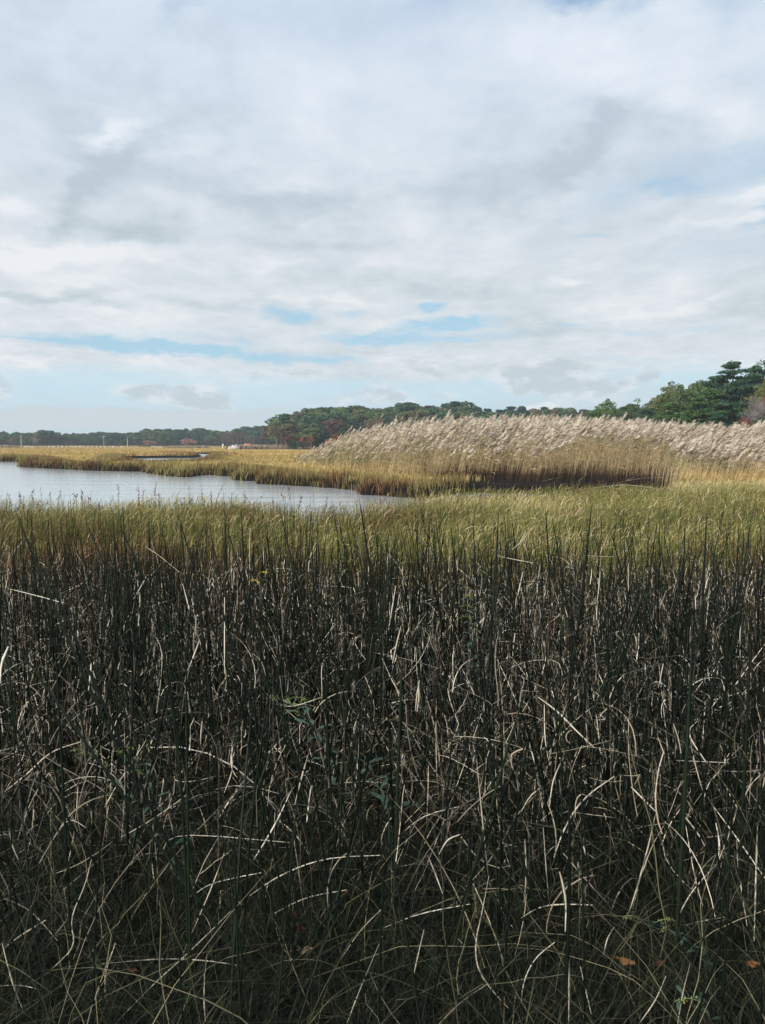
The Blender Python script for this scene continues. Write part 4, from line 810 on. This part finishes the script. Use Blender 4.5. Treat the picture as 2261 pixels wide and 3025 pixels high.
# stray reeds standing apart at the left end of the bed
for i_, (px, tp, D) in enumerate(((1028,1272,58),(1046,1272,57),(1066,1271,57),(1090,1275,54),(1122,1262,52),(1150,1264,50),(925,1318,66),(948,1306,66),(1003,1305,62),(985,1308,62))):
    p = at(px, D); st, lf, pl = Geo(), Geo(), Geo(); zt = zat(tp, D) - MARSH - .4; e = empty('stray_reed', (p[0] - .25, p[1], MARSH))
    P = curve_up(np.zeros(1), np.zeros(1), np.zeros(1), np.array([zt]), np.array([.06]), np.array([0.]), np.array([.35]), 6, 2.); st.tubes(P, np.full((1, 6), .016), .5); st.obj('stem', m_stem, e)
    for k_ in range(4):
        q = P[0, 1 + k_]; an = rng.normal(0, .4); d = np.array([math.cos(an), math.sin(an), .25]); lf = Geo(); lf.ribbons(np.stack([q, q + d * .2, q + d * .38 - [0, 0, .06]])[None], np.array([[.012, .024, .003]]), np.array([[0., .3, 1.]]), .15 + .1 * k_); lf.obj('leaf', m_leaf, e)
    for k_ in range(16):
        f = k_ / 15.; c = P[0, 5] + np.array([.08 + .10 * f, 0, .38]) * f + rng.normal(0, .01, 3); v = unit(np.array([.9, rng.normal(0, .3), rng.uniform(.1, .7)])) * .10 * (1.1 - .6 * f); pl.kites((c + v * .5)[None], (unit(np.cross(v, rdir(1)[0])) * .035)[None], v[None], np.array([.6]))
    pl.obj('plume', m_plume, e)
    tag(e, ['first','second','third','fourth','fifth','sixth','low leftmost','low second','seventh low','eighth low'][i_] + ' stray plumed reed apart from the left end of the reed bed', 'reed', 'stray reeds left of the bed')

# trees that would still share a label are told apart by their order from the left
from collections import defaultdict
dd = defaultdict(list)
for o in C.objects:
    if o.parent is None and 'tree' in o.name and o.get('label'): dd[o['label']].append(o)
for k_, v_ in dd.items():
    if len(v_) > 1:
        for q, o in enumerate(sorted(v_, key=lambda o: o.location.x / o.location.y)): o['label'] = f'{ORD[q]} from left, {k_}'
# ---------------------------------------------------------------- haze: the marsh air
hm = bpy.data.materials.new('haze'); hm.use_nodes = True; t = hm.node_tree; n = t.nodes; n.clear()
ho = n.new('ShaderNodeOutputMaterial'); pv = n.new('ShaderNodeVolumePrincipled'); pv.inputs['Color'].default_value = (.80, .90, 1., 1); pv.inputs['Density'].default_value = .00035; pv.inputs['Anisotropy'].default_value = 0.
t.links.new(pv.outputs[0], ho.inputs['Volume'])
bm = bmesh.new(); bmesh.ops.create_cube(bm, size=1.)
for v in bm.verts: v.co = Vector((v.co.x * 1230, v.co.y * 1230, -1.5 + (v.co.z + .5) * 22.5))
me = bpy.data.meshes.new('haze'); bm.to_mesh(me); bm.free(); me.materials.append(hm); o = bpy.data.objects.new('haze', me); C.objects.link(o); tag(o, 'thin bluish air over the whole marsh', 'haze', kind='stuff')
# ---------------------------------------------------------------- single things in the foreground
def place_path(px, py, z): return unp(px, py, z)
# the rushes that stand out above the rest: (tip px, tip py, slope dx/dy going down, distance, radius)
spk = [(42,1509,.42,3.0,.0052),(180,1560,.20,4.2,.004),(331,1506,-.02,3.9,.0045),(360,1478,.06,4.1,.0042),(341,1532,.38,3.5,.0048),(250,1540,.36,3.8,.004),(438,1512,.0,5.,.004),(480,1565,.12,4.4,.0038),(527,1530,.34,3.6,.0046),(530,1530,.10,4.2,.0045),(573,1565,.1,4.6,.0038),(670,1560,.24,3.9,.0044),
  (711,1492,.01,4.4,.0042),(780,1560,.15,4.6,.0038),(822,1490,.22,4.0,.0040),(917,1555,.02,4.4,.004),(1000,1520,.16,5.,.0038),(1060,1462,.11,3.7,.0046),(1128,1590,.03,4.2,.004),(1235,1520,-.02,4.6,.004),(1280,1570,.10,4.2,.004),(1332,1536,.05,4.6,.004),(1398,1535,.04,4.3,.0042),(1475,1517,-.06,3.6,.0052),
  (1613,1500,.01,4.4,.0042),(1632,1520,.16,4.2,.0044),(1751,1482,-.10,3.8,.005),(1805,1560,.30,4.2,.004),(1878,1580,-.28,4.3,.0038),(1945,1540,-.04,4.6,.004),(2028,1535,.04,4.8,.004),(2092,1512,.0,4.0,.005),(2150,1444,-.14,4.6,.0026),(2190,1530,-.03,4.6,.004),(2225,1520,-.06,4.2,.0044),
  (1180,1560,-.22,4.0,.004),(1510,1590,-.18,3.4,.005),(880,1600,-.16,3.4,.005),(1955,1650,-.34,3.2,.005),(120,1660,.42,2.6,.0042),(0,1860,.62,2.3,.0038),(620,1700,.30,2.8,.005),(1700,2350,-.02,2.0,.0045),(1560,2040,-.22,2.3,.004),(880,2420,.35,2.1,.0034),(1190,1940,-.03,2.6,.005),(1420,2060,.28,2.4,.0045),(2060,1900,-.03,2.5,.0055),(2235,1880,.0,2.6,.005)]
lean_w = lambda s_: 'leaning hard left' if s_ > .3 else ('leaning left' if s_ > .09 else ('leaning hard right' if s_ < -.2 else ('leaning right' if s_ < -.08 else 'upright')))
zone = lambda px: 'at the left edge' if px < 220 else ('left of centre' if px < 620 else ('before the creek' if px < 1000 else ('at the centre' if px < 1300 else ('right of centre' if px < 1700 else ('towards the right' if px < 2080 else 'at the right edge')))))
cnt = defaultdict(list)
for px, py, sl, D, r_ in spk:
    zt = zat(py, D); x0 = (px - 1130.5) / FPX * D; gz = MARSH - .03; L_ = zt - gz; s = np.array([0, .2, .4, .6, .75, .87, .95, 1.]); K = 8; xb = x0 + sl * L_ * 1.05; yb = D + rng.uniform(-.05, .1)
    P = np.stack([xb + (x0 - xb) * s, yb + (D - yb) * s, gz + L_ * s], 1); bow = np.sin(s * np.pi) * rng.normal(0, .012 * L_); P[:, 0] += bow
    P[:, :2] -= P[0, :2]; P[:, 2] -= gz; g = Geo(); g.tubes(P[None], (r_ * np.array([1, 1.05, 1.03, .98, .9, .78, .55, .06]) * 1.1)[None], float(rng.uniform(.1, .8)), 6); o = g.obj('rush_stem', m_rush); o.location = (xb, yb, gz)
    cnt[f"{'thick' if r_ > .0045 else 'slim'} dark rush stem {lean_w(sl)} above the marsh {zone(px)}"].append((px, o))
for k_, v_ in cnt.items():
    for q, (_, o) in enumerate(sorted(v_, key=lambda a_: a_[0])): tag(o, (f'{ORD[q]} ' if len(v_) > 1 else '') + k_, 'rush', 'standout dark rush stems')
# single bleached blades: polylines seen in the lower half, laid at a height over the ground that rises and falls along them
def zr(pts): return [(1130 + .6842 * a_, 2000 + .6842 * b_) for a_, b_ in pts]
def zl(pts): return [(.6836 * a_, 2000 + .6836 * b_) for a_, b_ in pts]
B = [(zr(p_), w_, h0, h1) for p_, w_, h0, h1 in (
 ([(670,85),(760,150),(830,225),(915,305)],5,.75,.62),([(770,370),(735,450),(722,560)],4.5,.60,.45),([(1070,470),(1130,530),(1180,580)],5,.50,.44),([(1180,590),(1150,730),(1090,950),(1040,1080)],4.5,.45,.08),
 ([(1290,450),(1230,620),(1150,750),(1080,1000)],3,.55,.10),([(1000,430),(870,520),(790,640),(740,780)],4,.55,.30),([(765,840),(795,960),(790,1100)],6,.36,.18),([(795,1110),(808,1300),(805,1498)],5,.42,.10),
 ([(460,860),(430,1020),(400,1150),(410,1260),(470,1350),(545,1430)],4.5,.30,.05),([(455,1325),(340,1400),(245,1498)],3,.10,.06),([(695,650),(705,800),(718,960)],3.5,.40,.12),([(615,700),(612,980)],4,.42,.15),
 ([(600,1040),(680,990),(790,980),(910,985)],3.5,.16,.22),([(745,1145),(660,1210),(610,1310),(600,1400)],2.8,.25,.08),([(1000,1080),(970,1130),(955,1200)],3.5,.20,.12),([(1330,1235),(1300,1350),(1275,1498)],4,.40,.15),
 ([(1225,1290),(1180,1400),(1110,1495)],3,.2,.1),([(855,1250),(880,1360),(905,1465)],3,.2,.08),([(245,765),(280,700),(335,680)],4.5,.34,.38),([(1530,690),(1535,820),(1575,1075)],4,.42,.12),([(1620,640),(1615,800),(1605,1140)],4.5,.5,.1),
 ([(1440,630),(1458,720),(1450,790)],4,.42,.34),([(1330,260),(1340,340),(1385,500)],3.5,.62,.45),([(1430,560),(1520,680),(1653,870)],3.5,.42,.30),([(700,120),(700,260),(718,360)],3.5,.7,.5),([(155,20),(150,150)],5,.8,.68),
 ([(195,770),(230,850),(260,935)],3.5,.3,.2),([(0,1085),(160,1020),(380,980)],3,.1,.2),([(180,1090),(150,1220),(135,1290)],3,.3,.2),([(1310,640),(1350,880),(1385,990)],3,.4,.2),([(1440,810),(1330,930),(1265,1060)],3,.3,.12),
 ([(880,200),(885,310)],4,.65,.55),([(600,580),(680,480)],3,.42,.5),([(440,260),(490,305)],4,.62,.58),([(1270,360),(1500,370)],2.5,.55,.52),([(780,760),(900,900),(970,975)],2.5,.35,.15),([(1360,190),(1310,240),(1400,370)],4,.7,.55),([(10,750),(160,600),(330,560)],2.2,.3,.4),
 ([(870,690),(850,830),(848,960)],2.6,.4,.15),([(420,420),(300,350),(250,338)],2.4,.6,.55))]
B += [(zl(p_), w_, h0, h1) for p_, w_, h0, h1 in (
 ([(1340,310),(1305,430),(1275,550)],4,.6,.45),([(400,770),(370,900),(300,1050),(330,1160),(240,1250),(190,1290)],3.5,.35,.06),([(725,580),(755,680),(765,900)],2.8,.42,.2),([(1653,770),(1400,780),(1200,860),(1080,945)],3.5,.38,.15),
 ([(20,1170),(100,1110),(200,1050)],4.5,.1,.2),([(10,1150),(50,1310),(100,1440)],4,.3,.1),([(1180,1025),(1320,950),(1500,920)],2.8,.12,.2),([(500,1498),(650,1340),(830,1180),(1000,1010)],3.4,.05,.2),([(790,1200),(850,1060),(920,900),(970,760)],3,.05,.35),
 ([(835,945),(900,895),(1050,860),(1135,845)],2.6,.15,.25),([(440,1240),(700,1215),(900,1225),(1050,1250)],2.8,.1,.12),([(350,280),(220,320),(120,420),(20,495)],3.6,.6,.4),([(40,655),(50,720),(80,790)],4,.42,.3),([(170,805),(260,650),(310,610),(370,650)],3,.28,.4),
 ([(875,190),(868,290)],4.5,.68,.58),([(1000,315),(1010,400),(970,500)],3,.58,.42),([(1260,490),(1180,660),(1090,800)],4,.48,.28),([(1653,1120),(1560,1340),(1500,1498)],2.6,.3,.08),([(0,1335),(90,1330),(170,1350)],2.6,.08,.1),([(200,1370),(90,1430),(0,1490)],3,.06,.1),
 ([(460,1400),(450,1290),(500,1150)],3.4,.05,.2),([(885,1280),(882,1400),(890,1498)],3.2,.2,.08),([(1653,1000),(1560,1090),(1480,1210)],2.4,.3,.2),([(700,760),(740,670),(1250,715)],2.2,.3,.36),([(0,950),(130,1000),(250,1140)],2.4,.2,.1),([(1180,90),(1240,140),(1390,88)],3,.75,.8))]
BU = [(([(590,1890),(560,1970)],4.,.95,.85)),([(395,1770),(436,1698)],3,.95,1.0),([(540,1725),(560,1800),(562,1815)],4,1.05,.95),([(664,1765),(664,1990)],3,1.0,.75),([(270,1960),(262,2040)],5,.85,.78),([(25,1910),(0,2020)],6,.85,.75),([(1170,1730),(1150,1850)],5,1.0,.88),([(1185,1850),(1160,1960)],5,.9,.8),([(1470,1642),(1570,1662)],2.5,1.08,1.06),([(1725,1641),(1815,1645)],2.2,1.08,1.06),([(1512,1625),(1560,1575)],2.5,1.08,1.15),([(430,1615),(470,1640),(530,1690)],2.6,1.08,1.0),([(30,1740),(110,1760),(190,1782)],2.6,1.0,.96),([(1240,2010),(1228,2100)],5,.78,.7),([(1545,1690),(1530,1760)],3,1.0,.92),([(2050,1740),(2056,1800)],3.5,.98,.9)]
B += [(p_, w_, h0, h1) for p_, w_, h0, h1 in BU]
cnt = defaultdict(list)
for pts, w_, h0, h1 in B:
    n_ = len(pts); q = np.array([unp(a_, b_, MARSH + h0 + (h1 - h0) * k_ / (n_ - 1)) for k_, (a_, b_) in enumerate(pts)])
    # smooth the corners a little and thicken into a shallow folded blade
    for _ in range(2):
        if len(q) > 2: q = np.concatenate([[q[0]], np.stack([q[:-1] * .75 + q[1:] * .25, q[:-1] * .25 + q[1:] * .75], 1).reshape(-1, 3)[1:-1], [q[-1]]])
        else: q = np.concatenate([[q[0]], [(q[0] + q[1]) / 2 + rng.normal(0, .004, 3)], [q[1]]])
    K = len(q); T = unit(np.gradient(q, axis=0)); sd_ = unit(np.cross(T, unit(q - [0, 0, EYE])) + rng.normal(0, .25, 3)); nrm = unit(np.cross(T, sd_)); D_ = np.linalg.norm(q[K // 2] - [0, 0, EYE]); hw = w_ * .5 * D_ / FPX * 1.08
    pr = np.clip(np.minimum(np.linspace(.55, 3.5, K), np.linspace(3.5, .55, K)), 0, 1) * (1 + .18 * np.sin(np.linspace(0, 7, K) + w_)); W_ = hw * pr
    o0 = q.mean(0).copy(); q = q - o0; g = Geo(); ring = np.stack([q - sd_ * W_[:, None], q + nrm * W_[:, None] * .45, q + sd_ * W_[:, None], q + nrm * W_[:, None] * .2], 1)
    i_ = np.arange(K - 1)[:, None] * 4 + np.arange(4)[None]; j_ = np.arange(K - 1)[:, None] * 4 + (np.arange(4)[None] + 1) % 4; g.add(ring.reshape(-1, 3), np.stack([i_, j_, j_ + 4, i_ + 4], -1).reshape(-1, 4), float(rng.uniform(.5, .9)))
    o = g.obj('dead_blade', m_straw); o.location = o0; cx = np.mean([a_ for a_, _ in pts]); cy = np.mean([b_ for _, b_ in pts]); dx, dy = pts[-1][0] - pts[0][0], pts[-1][1] - pts[0][1]
    shp = ('near level' if abs(dy) < abs(dx) * .35 else ('slanting' if abs(dx) > abs(dy) * .3 else 'upright')); ht = 'high among the rushes' if cy < 2000 else ('halfway down the foreground' if cy < 2450 else 'low by the fallen leaves')
    cnt[f"{'broad' if w_ >= 4 else 'thin'} {shp} bleached dead blade {ht} {zone(cx)}"].append((cx, o))
for k_, v_ in cnt.items():
    for q, (_, o) in enumerate(sorted(v_, key=lambda a_: a_[0])): tag(o, (f'{ORD[q]} ' if len(v_) > 1 else '') + k_, 'dead blade', 'single bleached dead blades')
# fallen leaves on the marsh floor
def leaf_obj(px, py, h, size, rz, tilt, col, label, lobes=5, curl=.25):
    size = size * .85; col = tuple(c * .8 for c in col); p = unp(px, py, MARSH + h * .72); ml = mat('leaf_' + label.split()[0], [(0, tuple(c * .22 for c in col)), (.5, tuple(c * .62 for c in col)), (1, col)], rough=.6, spec=.25, transl=.2, noise=1.4, nscale=60)
    g = Geo(); nr_, nc = 30, 6; an = np.linspace(0, 2 * np.pi, nr_, endpoint=False); rad = (.72 + .28 * np.abs(np.cos(an * lobes / 2 + rng.uniform(0, 3))) ** 1.6) * (1 + .45 * np.cos(an) ** 2 * (np.cos(an) > 0)) * (1 + rng.normal(0, .09, nr_)) * (1 - .25 * vnoise(an * 2, an * 0, 1., lobes)); V = []
    for k_ in range(nc):
        r0 = k_ / (nc - 1); X = np.cos(an) * rad * r0 * size; Y = np.sin(an) * rad * r0 * size * .52; Z = curl * 1.6 * size * ((r0 ** 2) * np.cos(an * 2 + rz) * .5 + (np.abs(Y) / size) ** 1.5 * 1.1) + rng.normal(0, .012 * size, nr_) * r0; V.append(np.stack([X, Y, Z], 1))
    V = np.array(V); i_ = np.arange(nc - 1)[:, None] * nr_ + np.arange(nr_)[None]; j_ = np.arange(nc - 1)[:, None] * nr_ + (np.arange(nr_)[None] + 1) % nr_
    g.add(V.reshape(-1, 3), np.stack([i_, j_, j_ + nr_, i_ + nr_], -1).reshape(-1, 4), .5)
    e = empty('fallen_leaf', tuple(p), rz, 1., label=label, cat='leaf', group='fallen leaves'); e.rotation_euler = (tilt, tilt * .4, rz)
    g.obj('blade', ml, e); g = Geo(); g.tubes(np.array([[[-size * .55, 0, 0], [-size * 1.1, size * .05, .003], [-size * 1.5, size * .2, -.004]]]), np.full((1, 3), size * .03), .4, 5); g.obj('petiole', ml, e)
for a_ in ((893,2806,.16,.030,.6,.5,(.62,.42,.27),'cream and orange curled leaf lying near the bottom centre left',5,.45),(886,2748,.13,.038,1.9,.4,(.17,.022,.028),'dark crimson leaf just above the cream leaf',5,.3),(866,2700,.12,.024,.3,.6,(.16,.022,.03),'small crimson leaf tip standing above the dark crimson leaf',3,.3),
  (1018,2640,.14,.026,2.6,.5,(.30,.09,.045),'rusty red leaf tangled in grass left of centre',5,.4),(733,2702,.10,.020,1.2,.4,(.14,.03,.03),'faint maroon leaf deep in the grass left of the crimson leaves',4,.3),(386,2866,.14,.020,.2,.4,(.36,.13,.075),'small salmon leaf at the lower left',4,.4),(333,2794,.14,.013,2.,.5,(.55,.30,.16),'tiny pale orange leaf at the lower left above the salmon leaf',3,.4),
  (1843,2838,.17,.032,-.3,.45,(.50,.24,.085),'pointed orange brown leaf lying at the lower right',4,.35),(1945,2846,.12,.028,.5,.2,(.22,.10,.045),'dim brown leaf just right of the pointed orange brown leaf',5,.3),(2218,2846,.17,.026,.1,.5,(.52,.22,.07),'bright orange leaf at the lower right edge',5,.4),(1325,2985,.08,.036,.8,.3,(.13,.065,.03),'shadowed brown leaf at the very bottom right of centre',5,.3)):
    leaf_obj(*a_)
# goldenrods gone green: arching stems with lance leaves and fluffy tip sprays
m_gl = mat('goldenrod_leaf', [(0, (.02, .045, .032)), (.5, (.04, .08, .055)), (1, (.08, .13, .075))], rough=.5, transl=.2)
m_gf = mat('goldenrod_flower', [(0, (.08, .12, .04)), (.5, (.16, .20, .07)), (1, (.34, .34, .13))], rough=.8)
m_yf = mat('yellow_flower', [(0, (.65, .45, .03)), (1, (.85, .68, .08))], rough=.6)
def goldenrod(base, tip, label, sprays, nleaf=14, lsz=.06, fl=None, bow=.10):
    (bx, by, bh), (tx, ty, th_) = base, tip; b = unp(bx, by, MARSH + bh); t_ = unp(tx, ty, MARSH + th_); K = 9; s = np.linspace(0, 1, K)[:, None]; P = b + (t_ - b) * s; P[:, 2] += np.sin(s[:, 0] * np.pi) * bow
    foot = np.array([b[0], b[1], MARSH - .02]); P = np.concatenate([[foot], P]) - foot; K += 1
    e = empty('goldenrod', tuple(foot), 0, 1., label=label, cat='plant', group='goldenrod plants'); g = Geo(); g.tubes(P[None], np.linspace(.0032, .0012, K)[None], .3, 6); g.obj('stem', m_gl, e)
    for k_ in range(nleaf):
        f = .15 + .8 * k_ / nleaf; i0 = int(f * (K - 1)); c = P[i0] * (1 - (f * (K - 1) - i0)) + P[min(i0 + 1, K - 1)] * (f * (K - 1) - i0); an = k_ * 2.4; d = np.array([math.cos(an), math.sin(an), .35]); l_ = lsz * rng.uniform(.7, 1.25) * (1.2 - .5 * f)
        Q = np.stack([c, c + d * l_ * .4, c + d * l_ * .75 - [0, 0, l_ * .08], c + d * l_ - [0, 0, l_ * .35]])[None]; lf = Geo(); lf.ribbons(Q, np.array([[.1, 1, .8, .05]]) * l_ * .13, unit(np.cross(d, [0, 0, 1]))[None], float(rng.uniform(.2, .9))); lf.obj('leaf', m_gl, e)
    for k_ in range(sprays):
        an = rng.uniform(0, 6.28); f = .72 + .28 * k_ / max(1, sprays - 1); i0 = min(int(f * (K - 1)), K - 2); c = P[i0] + (P[i0 + 1] - P[i0]) * (f * (K - 1) - i0) if k_ < sprays - 1 else P[-1]; d = unit(np.array([math.cos(an), math.sin(an) * .5, .7])); l_ = rng.uniform(.05, .10); s2 = np.linspace(0, 1, 6)[:, None]; S = c + d * l_ * s2; S[:, 2] -= (s2[:, 0] ** 2) * l_ * .5
        fl_ = Geo(); fl_.tubes(S[None], np.full((1, 6), .0009), .3, 4); m_ = 26; ff = rng.uniform(.15, 1, m_); cc = c + d * l_ * ff[:, None] - np.stack([0 * ff, 0 * ff, ff ** 2 * l_ * .5], 1) + rng.normal(0, .004, (m_, 3)); v = unit(rdir(m_) + [0, 0, .8]) * .0036; fl_.kites(cc, unit(np.cross(v, rdir(m_))) * .0018, v, rng.random(m_)); fl_.obj('flower_spray', fl or m_gf, e)
goldenrod((545,2640,.05),(370,2215,.62),'goldenrod with pale green budding sprays leaning left at the lower left',5,16,.07)
goldenrod((440,2560,.10),(250,2222,.60),'thinner goldenrod leaning left beside the budding one at the lower left',4,12,.05)
goldenrod((1010,2370,.25),(826,2068,.86),'goldenrod with yellow green tip and broad leaves left of centre',6,16,.075)
goldenrod((1150,2400,.30),(1060,2235,.50),'leafy goldenrod stem with drooping lance leaves near the centre',1,10,.10,bow=.03)
goldenrod((1400,1990,.5),(1400,1745,1.02),'feathery green goldenrod with whitish fluff right of centre',6,18,.07,bow=.0)
goldenrod((775,1790,.85),(765,1695,1.0),'slim plant with small bright yellow flowers among the rushes',2,6,.05,m_yf,.0)
goldenrod((2130,2880,.05),(1890,2715,.35),'low green goldenrod sprawling leftward at the lower right',3,14,.036,bow=.03)
goldenrod((2100,3020,.02),(1990,2960,.25),'small leafy goldenrod shoot at the bottom right corner',1,8,.055,bow=.04)
